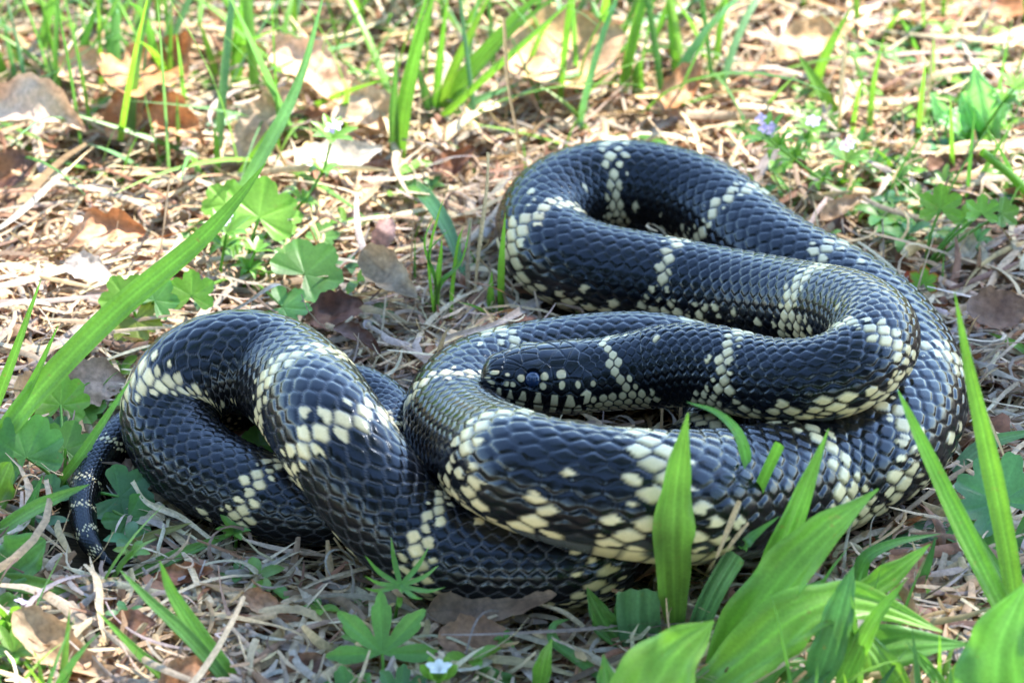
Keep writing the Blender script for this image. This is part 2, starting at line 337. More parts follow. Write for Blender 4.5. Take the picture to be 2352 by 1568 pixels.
    for j in range(-10, 11):
        f = j*row; off = .5 if abs(j) % 2 else 0
        for ia in np.arange(-3, np.interp(.064, sf, Q)):
            x = np.interp(ia+off, Q, sf)*1000
            lim = 36.0 if abs(f) > .7 else 34.5
            if abs(f) > 1.7: lim = 33.5
            if x > lim: seeds.append((x, f, -1, 1))
    for ia in np.arange(0, np.interp(.064, sf, Q)):
        x = np.interp(ia, Q, sf)*1000
        if x > 36: seeds += [(x, 2.62, .5, 1), (x, -2.62, .5, 1), (x, 3.1, .5, 1)]
    sx = np.array([s[0] for s in seeds]); sfh = np.array([s[1] for s in seeds]); scr = np.array([s[2] for s in seeds]); sbd = np.array([s[3] for s in seeds])
    RM = 11.0
    dx = xh[:, :, None]-sx; df = ph[None, :, None]-sfh; df = (df+math.pi) % (2*math.pi)-math.pi
    D = dx**2*.9+(df*RM)**2
    order = np.argpartition(D, 1, axis=2)[:, :, :2]
    d12 = np.take_along_axis(D, order, 2); sw = d12[:, :, 0] > d12[:, :, 1]
    i1 = np.where(sw, order[:, :, 1], order[:, :, 0]); i2 = np.where(sw, order[:, :, 0], order[:, :, 1])
    dm = d12.min(2); dM = d12.max(2)
    sep = np.sqrt((sx[i1]-sx[i2])**2*.9+(((sfh[i1]-sfh[i2]+math.pi) % (2*math.pi)-math.pi)*RM)**2)
    eh = (dM-dm)/(2*sep+1e-6)                                  # mm to the plate's edge
    gh = sstep(0, .28, eh); isb = sbd[i1] == 1
    lx = xh-sx[i1]
    hh = np.where(isb, .00052*gh*(.7+.16*lx)*(1-.03*dm), .0006*gh*(1-.02*np.minimum(dm, 12)))
    mouth = np.exp(-((np.abs(ph)[None]-math.radians(104))*RM/.32)**2)*(xh < 36)*(xh > 1)
    nx, nf = z2(372, 590); nd = np.hypot(xh-nx, (np.abs(ph)[None]-nf)*9)
    nost = np.exp(-(nd/.75)**2)
    ex, ef = z2(675, 570); ed = np.hypot(xh-ex, (np.abs(ph)[None]-ef)*10.5)
    brow = np.exp(-((xh-ex)/3.2)**2-((np.abs(ph)[None]-ef+.36)*10/1.6)**2)
    hh = hh-.00045*mouth-.0019*nost+.00055*brow-.0009*sstep(3.4, 2.6, ed)
    flat = np.exp(-(ph[None]/.75)**2)*sstep(1, 8, xh)*sstep(40, 28, xh)*.00085
    jaw = np.exp(-((xh-31)/8)**2)*np.exp(-((np.abs(ph)[None]-1.55)/.6)**2)*.0013
    hh = hh*sstep(0, 2.5, xh)-flat+jaw
    cs = np.where(scr[i1] < 0, 0, scr[i1]); rh = h2(sx[i1], np.abs(sfh[i1]), 9); cs = np.where((cs == 0) & ~isb & (np.abs(sfh[i1]) > .95) & (rh > .62), .38, cs)*(.85+.3*h2(sx[i1], np.abs(sfh[i1]), 4))
    fn = noise(np.stack([xh+0*df[:, :, 0], ph[None]*RM+0*xh, 0*xh+0*ph[None]], -1), .9, 2)
    lab = (np.abs(ph)[None] > 1.42) & (np.abs(ph)[None] < 2.15) & ~isb
    pc = np.where(lab, cs*1.25*np.clip(.6+.4*(np.abs(ph)[None]-1.42)/.3, .5, 1)-np.abs(lx-.25)-.35*fn, cs*1.75-np.sqrt(dm)-.35*fn)
    crh = sstep(-.12, .12, pc)*sstep(.10, .3, eh)*(cs > 0)
    # body-lattice scales on the nape take the body pattern
    bx = sx[i1]; bj = sfh[i1]/row
    nbh = np.abs(bx[..., None]-bands).min(-1)
    low = np.abs(sfh[i1]) > 1.5
    rb = h2(bx*3.1, bj, 1)
    cvb = np.where(np.abs(bx-43.5-np.abs(bj)*1.05) < 2.1+np.where(low, 4.0, .0), .85, 0); cvb = np.maximum(cvb, np.where(low & (rb < .8), .5+.6*rb, 0)); cvb = np.maximum(cvb, np.where((np.abs(sfh[i1]) > 1.1) & (rb > .75), .6, 0))
    cvb = np.maximum(cvb, np.where(rb > .955, .4, 0))
    crb = sstep(-.15, .15, cvb*1.75-np.sqrt(dm)-.3*fn)*sstep(.08, .28, eh)*(cvb > 0)
    crh = np.where(isb, crb, crh)*(1-sstep(2.3, 1.2, nd)*.9)*(1-mouth)
    hgt[hm] = hh; cream[hm] = crh; e_all = e.copy(); e_all[hm] = eh*.4
    gl = g.copy(); gl[hm] = gh
    # ---- geometry
    cz = np.cos(ph); sn = np.sin(ph)
    squash = np.where(cz < 0, 1-.10*sstep(0, 1, -cz), 1.0)
    rad_ = Rr[:, None]+hgt
    wide = 1+.05*sstep(.012, .028, S)*sstep(.05, .034, S)
    V = Pp[:, None]+N[:, None]*(rad_*cz*squash)[..., None]+Sd[:, None]*(rad_*sn*wide[:, None])[..., None]
    n, m = a.shape
    blk = np.array([.0042, .0042, .005]); crm = np.array([.70, .57, .32]); skin = np.array([.016, .014, .014])
    tone = (.75+.5*r1)[..., None]
    base = blk*tone
    dk = np.where(vent, .55, np.clip((np.abs(cb)-8.5)*.12, 0, .3)*sstep(.3, .7, r3))[..., None]
    base = base*(1-dk)+np.array([.13, .14, .135])*dk
    base[hm] = blk
    stain = (.62+.38*sstep(.04, .22, e_all))*(.84+.28*r3); tan = np.clip(.5*r2+.35*noise(np.stack([a*.35, B*.4, 0*a], -1), 1., 0), 0, 1)[..., None]
    crm = crm*(1-tan*.6)+np.array([.58, .42, .20])*tan*.6
    ctone = stain[..., None]
    c = base*(1-cream[..., None])+crm*ctone*cream[..., None]
    gg = (1-sstep(.0, .05, e_all))[..., None]; lft = sstep(.88, 1.02, S)[:, None, None]*sstep(1.50, 1.40, S)[:, None, None]
    sk = skin*(1-lft)+np.array([.10, .095, .10])*lft; c = c*(1-gg*.8)+sk*gg*.8
    V = V.reshape(-1, 3); c = c.reshape(-1, 3)
    F = grid_faces(n, m, True)
    tip0 = len(V); V = np.vstack([V, Pp[:1], Pp[-1:]]); c = np.vstack([c, blk, blk*2])
    jj = np.arange(m); k1 = (jj+1) % m
    F = np.vstack([F, np.stack([np.full(m, tip0), k1, jj, jj], -1)[:, [0, 1, 2, 2]][:0]])
    root = thing('snake', 'glossy black snake with cream chain bands coiled on the dry grass', 'snake', (.0, -.04, 0.))
    body = part('body', (V, F[:, ::-1], c), M_SNAKE, root)
    # ---- eyes
    i = np.argmin(abs(S-ex/1000))
    for s in (1, -1):
        dirn = N[i]*math.cos(ef)+Sd[i]*math.sin(ef)*s
        cpos = Pp[i]+dirn*(Rr[i]-.00135)
        bpy_v = []
        nu, nv = 24, 16
        th = np.linspace(0, math.pi, nv)[:, None]; pp = np.linspace(0, 2*math.pi, nu, endpoint=False)[None]
        t1 = nrm(np.cross(dirn, np.array([0, 0, 1.]))); t2 = np.cross(dirn, t1)
        rr_ = .0031
        E = cpos+(np.cos(th)[..., None]*dirn*rr_*.82+(np.sin(th)*np.cos(pp))[..., None]*t1*rr_+(np.sin(th)*np.sin(pp))[..., None]*t2*rr_*.97)
        part('eye', (E.reshape(-1, 3), grid_faces(nv, nu, True), None), M_EYE, root, 'round glossy blue-black eye')
    return Pp[::6], Rr[::6]
ROLL = ([0, .06, .09, .14, .22, .40, .55, .66, .85, 1.0, 1.2, 1.8], [0, 0, 12, 26, 20, 8, 12, 30, 22, 5, 5, 0])
BANDS = [47.6, 91.2, 140.1, 205.5, 279.6, 335.7, 392.8, 451.1, 502.8, 579.9, 620.4, 662.8, 737.8, 780.6, 856.0, 894.6, 965.0, 1030.0, 1100.2, 1155.5, 1195.7, 1229.6, 1307.2, 1368.8, 1440.0, 1480.8, 1520.8, 1548.8, 1572.8, 1592.8, 1606.8, 1618.8, 1628.8]
HEADPLATES = [(270, 560, 0), (330, 512, .75), (308, 600, .6), (372, 590, 0), (432, 530, .55), (425, 610, .6), (487, 618, .5), (558, 560, .75), (675, 570, 0),
 (775, 540, .62), (765, 622, .55), (365, 690, .8), (462, 700, .8), (575, 700, .85), (720, 712, .95), (862, 742, 1.1), (1010, 735, 1.15), (1180, 722, 1.35),
 (450, 770, .3), (565, 790, .9), (735, 812, 1.1), (865, 812, .8), (990, 822, 1.0), (1095, 822, 1.0), (1195, 806, .95),
 (620, 852, .7), (760, 868, .6), (905, 868, .7), (1060, 872, .8), (1210, 862, .8),
 (450, 445, 0), (370, 430, 0), (670, 452, 0), (640, 360, 0), (520, 380, 0), (930, 390, 0), (1030, 340, 0), (830, 330, 0),
 (930, 525, .75), (940, 605, .6), (1090, 605, .6), (1045, 455, 0), (1100, 525, 0), (1190, 560, 0)]
SP, SR = build_snake()

# ------------------------------------------------------------------ plant shapes
def blade(pts, wmm, col, n=16, face=(0, -.55, .83), fold=.22, kind='grass', rib=0, tip=None, m=5, roll=0):
    C = spline(pts, n); T = nrm(np.gradient(C, axis=0)); f = np.asarray(face, float)
    sd = nrm(np.cross(T, f)); nn = np.cross(sd, T); t = np.linspace(0, 1, n)
    if roll:
        a = (t*roll)[:, None]; sd, nn = sd*np.cos(a)+nn*np.sin(a), nn*np.cos(a)-sd*np.sin(a)
    if kind == 'grass': w = (.72+.28*sstep(0, .25, t))*np.clip((1-t)/.55, 0, 1)**.75
    elif kind == 'cut': w = (.75+.25*sstep(0, .3, t))*np.where(t > .985, .9, 1)
    elif kind == 'leaf': w = np.sin(np.pi*np.clip(t, 0, 1)**.78)**.95*.94+.10*(1-t)
    elif kind == 'oval': w = np.sqrt(np.clip(np.sin(np.pi*t**.9), 0, 1))*sstep(0, .22, t)*.97+.05
    elif kind == 'straw': w = .8+.2*np.sin(t*9+wmm*50)
    w = np.maximum(w, .03)*wmm/1000/2
    x = np.linspace(-1, 1, m)
    prof = fold*np.abs(x)+(rib*np.cos(x*np.pi*2.5) if rib else 0)
    wob = 1+ (.05*np.sin(t*23+wmm*7) if kind in ('leaf', 'oval') else 0*t)
    und = .30*np.sin(t*(11+wmm % 5)+wmm*3)[:, None]*np.abs(x)[None]**2*np.sign(x)[None]+.16*np.sin(t*29+wmm)[:, None]*np.abs(x)[None]**3 if kind in ('leaf', 'oval') and m > 5 else 0
    prof = prof[None]+und
    V = C[:, None]+sd[:, None]*(w*wob)[:, None, None]*x[None, :, None]+nn[:, None]*(w[:, None]*prof)[..., None]
    col = np.asarray(col, float)
    cc = np.broadcast_to(col, (n, m, 3)).copy()
    cc *= (1+.14*np.exp(-(x/.16)**2))[None, :, None]
    if rib: cc *= (1+.30*np.exp(-(x/.07)**2)+.22*np.exp(-((np.abs(x)-.48)/.06)**2)-.05*np.cos(x*40))[None, :, None]
    if tip is not None:
        k = sstep(.8, 1, t)[:, None, None]; cc = cc*(1-k)+np.asarray(tip)*k
    return V.reshape(-1, 3), grid_faces(n, m), cc.reshape(-1, 3)
def tube(pts, r0, r1, col, n=12, m=7):
    C = spline(pts, n); T = nrm(np.gradient(C, axis=0)); s = nrm(np.cross(T, np.array([.31, .2, .93]))); u = np.cross(s, T)
    a = np.arange(m)/m*2*math.pi; r = np.linspace(r0, r1, n)/1000
    V = C[:, None]+r[:, None, None]*(np.cos(a)[None, :, None]*s[:, None]+np.sin(a)[None, :, None]*u[:, None])
    return V.reshape(-1, 3), grid_faces(n, m, True), col
def basis(nv, fwd):
    nv = nrm(np.asarray(nv, float)); f = np.asarray(fwd, float); f = nrm(f-nv*(f@nv)); return np.cross(f, nv), f, nv
def palm_leaf(c, R, nv, fwd, col, lobes=5, teeth=3, depth=.45, span=2.55, cup=.18, seed=0, edge=None, sharp=.55):
    rs = np.random.default_rng(seed); na, nr = 72, 7
    th = np.linspace(-span, span, na); lw = 2*span/lobes
    ph = (th+span)/lw; fr = ph-np.floor(np.minimum(ph, lobes-1e-6)); lobe = np.abs(np.cos(np.pi*(fr-.5)))**sharp
    tooth = np.abs(np.sin(np.pi*fr*teeth))**.7
    rad = (1-depth)+depth*lobe*(.80+.20*tooth); rad *= 1-.14*np.abs(th/span)**2
    rad *= 1+.05*rs.normal(size=1); rad[0] *= .55; rad[-1] *= .55
    q = np.linspace(0, 1, nr)**.8
    x = np.sin(th)[:, None]*rad[:, None]*q; y = np.cos(th)[:, None]*rad[:, None]*q
    rr = np.hypot(x, y); vein = np.exp(-((fr-.5)/.07)**2)[:, None]
    z = cup*rr**2-.05*vein*rr+.10*np.abs(fr-.5)[:, None]*rr+.05*np.sin(x*5+rs.uniform(0, 6))*rr
    s, f, n_ = basis(nv, fwd)
    V = np.asarray(c)+R/1000*(x[..., None]*s+y[..., None]*f+z[..., None]*n_)
    cc = np.asarray(col)*np.ones((na, nr, 3)); cc = cc*(1+.22*vein*(q > .1))[..., None]*(1+.1*rs.normal())
    if edge is not None: k = sstep(.75, 1, q)[None, :, None]; cc = cc*(1-k)+np.asarray(edge)*k
    return V.reshape(-1, 3), grid_faces(na, nr), cc.reshape(-1, 3)
def dead_leaf(c, Lm, Wm, nv, fwd, col, seed=0, curl=.5, crumple=.12, lobed=0, col2=None):
    rs = np.random.default_rng(seed); n, m = 30, 21
    t = np.linspace(0, 1, n)[:, None]; x = np.linspace(-1, 1, m)[None]
    w = np.sin(np.pi*t**.8)**.7
    if lobed: w = w*(1-.38*lobed*(.5+.5*np.cos(t*math.pi*2*3.2+rs.uniform(0, 3))))
    w = w*(1+.06*np.sin(t*40+rs.uniform(0, 6)))+.03
    X = x*w*Wm/2; Y = (t-.5)*Lm+0*x
    p = np.stack([X/Lm*3+seed*1.7, Y/Lm*3, 0*X], -1)
    Zc = crumple*Lm*(noise(p, 1.6, 0)*.55+noise(p, 4.0, 1)*.22+noise(p, 9, 2)*.07)
    a = curl*x*(.7+.6*t); Zc = Zc+np.abs(X)*np.sin(np.abs(a))*.9+Lm*.10*rs.normal()*(t-.5)**2*4; X = X*np.cos(a*.8)
    vein = np.maximum(np.exp(-(x/.05)**2), .7*np.exp(-((((t*7-np.abs(x)*1.3) % 1)-.5)/.10)**2)*(np.abs(x) < .9))
    Zc = Zc-vein*Lm*.006
    s, f, n_ = basis(nv, fwd)
    Zc = Zc-Zc.min()
    V = np.asarray(c)+(X[..., None]*s+Y[..., None]*f+Zc[..., None]*n_)/1000
    cc = np.asarray(col)*np.ones((n, m, 3))*(1-.25*vein)[..., None]
    k = np.clip(.5+.9*noise(p, 2.6, 3), 0, 1)[..., None]; c2 = np.asarray(col2 if col2 is not None else np.asarray(col)*.6)
    cc = cc*(1-k)+c2*k
    return V.reshape(-1, 3), grid_faces(n, m), cc.reshape(-1, 3)
G1 = np.array([.125, .275, .045]); G2 = np.array([.10, .245, .06]); G3 = np.array([.15, .30, .045]); G4 = np.array([.065, .17, .06]); GB = np.array([.12, .26, .12])
def jit(c, a=.12): return np.asarray(c)*(1+RNG.normal(0, a, 3)*np.array([.8, .4, .8]))*(1+RNG.normal(0, a*.7))
def front_clear(P):                      # lean a blade forward along the lines of sight until it clears the snake's near side
    C = spline(P, 24); need = np.zeros(24); q = SP-CAM
    for i, p in enumerate(C):
        d = p-CAM; t0 = np.linalg.norm(d); d = d/t0
        b = q @ d; h = SR**2-((q**2).sum(1)-b**2); ok = h > 0
        if ok.any(): need[i] = max(0, t0-((b-np.sqrt(np.maximum(h, 0)))[ok].min()-.0025))
    t = np.linspace(0, 1, 24); D = max((need/np.maximum(sstep(0, .45, t), .25)).max(), 0)
    D = min(D, .05); s = D*sstep(0, .45, t)
    d = nrm(C-CAM); return list(C-d*s[:, None])
def img(pts, y0=None):                   # picture points (u, v, dy mm): base on the ground, the rest on upright planes dy behind it
    b = at(pts[0][0], pts[0][1], pts[0][2]/1000 if len(pts[0]) > 2 else 0.)
    if y0 is not None: b = aty(pts[0][0], pts[0][1], y0)
    P = [b]+[aty(p[0], p[1], b[1]+(p[2] if len(p) > 2 else 0)/1000) for p in pts[1:]]
    return front_clear(P) if FRONT[0] else P
FRONT = [False]

# ------------------------------------------------------------------ dry grass litter
TAIL = SP[int(.945*len(SP)):, :2]; TAILR = SR[int(.945*len(SP)):]
def inside_snake(P, pad=.0006):
    out = np.zeros(len(P), bool)
    for i in range(0, len(P), 4000):
        q = P[i:i+4000]; d = np.linalg.norm(q[:, None]-SP[None], axis=2)
        out[i:i+4000] = (d < SR[None]+pad).any(1)
        for dy in (0, -.006): out[i:i+4000] |= (np.hypot(q[:, None, 0]-TAIL[None, :, 0], q[:, None, 1]-TAIL[None, :, 1]-dy) < TAILR[None]+.003).any(1)
    return out
PAL = np.array([1.1, 1.1, 1.17])*np.array([[.42, .29, .15], [.52, .41, .25], [.33, .26, .19], [.26, .155, .085], [.24, .11, .055], [.47, .36, .22], [.38, .31, .25], [.13, .075, .045]])
def litter(N, xr, yr, lo, hi, wlo, whi, hmax, pal, n=6, bend=.9, slope=.13):
    x = RNG.uniform(*xr, N); y = RNG.uniform(*yr, N); h = RNG.uniform(0, 2*math.pi, N)
    h = np.where(RNG.random(N) < .45, RNG.normal(.25, .55, N), h)
    L = RNG.uniform(lo, hi, N)*RNG.uniform(.5, 1, N); k = RNG.normal(0, bend, N); k2 = RNG.normal(0, bend*.8, N)
    t = np.linspace(-.5, .5, n)[None]
    ang = h[:, None]+k[:, None]*t+k2[:, None]*t*np.abs(t)*2
    dx = np.cos(ang); dy = np.sin(ang)
    X = x[:, None]+np.cumsum(dx, 1)*(L/n)[:, None]; Y = y[:, None]+np.cumsum(dy, 1)*(L/n)[:, None]
    base = ground_z(x, y)+.001+hmax*RNG.random(N)**1.6
    sl = RNG.normal(0, slope, N); arch = RNG.normal(.0, slope, N)
    Z = base[:, None]+t*(sl*L)[:, None]-(t**2-.08)*(arch*L)[:, None]*2
    Z = np.maximum(Z, ground_z(X, Y)+.0006)
    P = np.stack([X, Y, Z], -1)
    bad = np.zeros(N, bool)
    for c in range(n): bad |= inside_snake(P[:, c])
    for c in range(n-1): bad |= inside_snake((P[:, c]+P[:, c+1])/2)
    P = P[~bad]; N = len(P)
    T = nrm(np.gradient(P, axis=1)); f = nrm(np.stack([RNG.normal(0, .5, N), RNG.normal(0, .5, N), np.ones(N)], -1))
    sd = nrm(np.cross(T, f[:, None])); nn = np.cross(sd, T)
    tw = RNG.normal(0, .8, N)[:, None, None]*t[0][None, :, None]; sd = sd*np.cos(tw)+nn*np.sin(tw)
    w = RNG.uniform(wlo, whi, N)[:, None]*(.75+.25*np.cos(t*RNG.uniform(2, 7, N)[:, None]+RNG.uniform(-1, 1, N)[:, None]))/2
    w[:, -1] *= RNG.uniform(.1, 1, N); w[:, 0] *= RNG.uniform(.4, 1, N)
    rid = .35*w[..., None]*np.cross(sd, T)
    V = np.stack([P-sd*w[..., None], P+rid, P+sd*w[..., None]], 2)          # N n 3 3
    base = (np.arange(N)*n*3)[:, None, None]; i = np.arange(n-1)[None, :, None]*3; j = np.arange(2)[None, None]
    a = base+i+j; F = np.stack([a, a+1, a+4, a+3], -1).reshape(-1, 4)
    c = PAL[RNG.choice(len(PAL), N, p=pal)]*RNG.uniform(.7, 1.25, (N, 1))*RNG.uniform(.93, 1.07, (N, 3))
    cc = np.broadcast_to(c[:, None, None], (N, n, 3, 3)).copy(); cc *= RNG.uniform(.85, 1.15, (N, n, 1, 1))
    return V.reshape(-1, 3), F, cc.reshape(-1, 3)
pA = np.array([.20, .17, .18, .12, .08, .13, .08, .04])
pF = np.array([.18, .24, .16, .06, .04, .16, .15, .01])
pB = np.array([.10, .05, .15, .24, .20, .06, .08, .12])
single('crushed_debris', litter(16000, (-.30, .30), (-.26, .42), .005, .018, .0006, .0022, .004, pB, n=4, slope=.3), M_DRY,
       'fine dark crumbs of rotted grass on the soil', 'litter', (0, 0, 0), kind='stuff')
single('dry_grass_litter', join(litter(19000, (-.26, .26), (-.25, .40), .012, .055, .0005, .002, .010, pA, slope=.18), litter(5200, (-.26, .26), (-.25, .42), .02, .085, .0018, .0042, .014, pA, n=8),
                                litter(6500, (-.26, .26), (-.25, .40), .015, .05, .0004, .0017, .016, pA, n=10, bend=3.2, slope=.32), litter(2400, (-.26, .26), (-.25, .42), .04, .11, .0013, .0032, .017, pF, n=10, bend=1.1, slope=.12), litter(1300, (-.16, -.01), (-.225, -.13), .012, .05, .0014, .0042, .013, pF, n=9, bend=1.8, slope=.3), litter(500, (.10, .2), (-.2, -.10), .012, .05, .0014, .004, .012, pF, n=9, bend=1.8, slope=.3), litter(8000, (-.6, .6), (-.5, .75), .03, .09, .001, .003, .012, pA)), M_DRY,
       'tangled mat of dry straw-coloured grass covering the ground', 'dry grass', (0, 0, 0), kind='stuff')

pL = np.array([.10, .02, .12, .30, .24, .04, .08, .10])
single('leaf_fragments', litter(1500, (-.27, .27), (-.25, .42), .008, .024, .005, .012, .010, pL, n=6, bend=.6, slope=.35), M_DEAD,
       'broken brown bits of dead leaf mixed into the straw', 'leaf bits', (0, 0, 0), kind='stuff')

# ------------------------------------------------------------------ single dry stems one can pick out
STEMS = [  # (label, width px, colour, points (u, v, dy or z), mode)
 ('upright broken straw stem with splayed tip behind the coils', 13, 0, [(1195, 400, 0), (1185, 300, 2), (1165, 190, 4), (1155, 40, 6)], 'up'),
 ('orange dry stem leaning beside the pinkish dead leaf', 12, 3, [(1300, 270, 0), (1245, 190, 0), (1180, 150, 0)], 'up'),
 ('pale upright straw beside the loop opposite the head', 11, 1, [(1090, 690, 0), (1098, 600, 0), (1118, 440, 0), (1122, 350, 0)], 'up'),
 ('grey split stubble stem standing beside the green shoots', 12, 2, [(1075, 690, 0), (1075, 600, 2), (1080, 500, 3)], 'up'),
 ('stiff pale stalk standing behind the pink flowered mat', 14, 1, [(1925, 330, 0), (1930, 230, 0), (1943, 80, 5)], 'up'),
 ('bent grey straw with forked end leaning on the tail-side loop', 12, 2, [(700, 700, 0), (640, 655, 0), (560, 700, -5), (480, 745, -8)], 'up'),
 ('thin straw lying across the green lobed leaves', 9, 1, [(615, 585, 12), (700, 640, 12), (800, 700, 8), (890, 760, 6)], 'lie'),
 ('frayed pale straw twig touching the underside of the tail-side loop', 15, 1, [(305, 1105, 14), (340, 1155, 10), (420, 1190, 8), (500, 1250, 5)], 'lie'),
 ('short pale straw propped across the tail tip', 14, 1, [(215, 1318, 3), (285, 1362, 4), (355, 1392, 3)], 'lie'),
 ('white cut straw lying beside the tail tip', 16, 1, [(285, 1330, 3), (330, 1300, 5), (366, 1268, 8)], 'lie'),
 ('long kinked straw lying on the mat below the diagonal coil', 12, 5, [(560, 1440, 8), (640, 1400, 9), (720, 1340, 9), (860, 1300, 8)], 'lie'),
 ('broad flattened straw ribbon below the diagonal coil', 22, 6, [(640, 1480, 8), (720, 1500, 9), (790, 1560, 7), (830, 1610, 5)], 'lie'),
 ('curled grey-white straw ribbon lying behind the coil under the head', 22, 6, [(1240, 690, 8), (1150, 740, 12), (1080, 765, 12), (1000, 790, 9)], 'lie'),
 ('wiry pale root curving in front of the broad leaf rosette', 7, 1, [(2080, 1380, 6), (1990, 1450, 7), (1940, 1500, 6)], 'lie'),
 ('tan split grass stalk in front of the thickest coil', 13, 5, [(1620, 1330, 0), (1650, 1270, -2), (1700, 1150, -3)], 'up'),
 ('second thin tan stalk in front of the thickest coil', 10, 5, [(1630, 1320, 0), (1680, 1250, -2), (1720, 1200, -3)], 'up'),
 ('frayed white straw hanging beside the outer coil', 9, 1, [(2340, 1150, 0), (2300, 1030, 0), (2240, 900, 5)], 'up'),
 ('long straw stem lying beyond the outer coil', 13, 5, [(2100, 690, 8), (2220, 660, 8), (2360, 600, 10)], 'lie'),
 ('pale thin straw lying on sunlit litter near the torn brown leaf', 11, 1, [(150, 500, 10), (200, 530, 10), (245, 565, 8)], 'lie'),
 ('slender bare stem standing between the torn brown leaf and the arching blade', 9, 2, [(355, 640, 0), (375, 540, 0), (390, 420, 0)], 'up'),
 ('grey woody twig lying behind the tail-side loop', 22, 6, [(60, 860, 6), (120, 800, 8), (230, 720, 8)], 'lie'),
 ('thin dark wire-like twig by the curled grey leaf', 5, 7, [(850, 690, 10), (900, 640, 16), (950, 600, 20)], 'lie'),
 ('dry stalk pair under the raised neck', 11, 5, [(1515, 1060, 0), (1520, 990, 0), (1522, 930, 0)], 'up'),
 ('thin stalk beside the pair under the raised neck', 9, 5, [(1560, 1060, 0), (1562, 990, 0), (1565, 930, 0)], 'up'),
 ('kinked brown straw standing beside the tail', 9, 1, [(180, 1235, 0), (120, 1205, 0), (112, 1100, 0)], 'up'),
 ('flat straw ribbon lying beside the chocolate leaf scrap', 20, 6, [(1170, 1480, 6), (1210, 1540, 5), (1260, 1600, 4)], 'lie'),
 ('curled straw strip over the dull brown leaf by the snake', 13, 5, [(1110, 1395, 10), (1180, 1380, 12), (1280, 1400, 12), (1340, 1440, 8)], 'lie'),
 ('big pale fallen stalk in bright litter behind the oval-leaved weed', 26, 1, [(2150, 120, 10), (2280, 90, 12), (2400, 55, 12)], 'lie'),
 ('broad folded pale straw sheath beside the broken stem', 34, 1, [(1010, 330, 8), (1080, 270, 12), (1150, 240, 10)], 'lie'),
 ('tall thin straw standing near the oval-leaved weed', 9, 5, [(2090, 330, 0), (2130, 230, 0), (2140, 100, 0)], 'up'),
]
for lab, wpx, ci, pts, mode in STEMS:
    FRONT[0] = 'thickest coil' in lab or 'leaning on' in lab
    P = img([(a, b, c) for a, b, c in pts]) if mode == 'up' else [at(a, b, c/1000) for a, b, c in pts]
    single('dry_stem', blade(P, wpx*.155, PAL[ci]*RNG.uniform(.95, 1.2), n=18, fold=.5, kind='straw', face=(RNG.normal(0, .3), -.5, .8)), M_DRY, lab, 'straw', P[0], 'dry stems one can pick out')

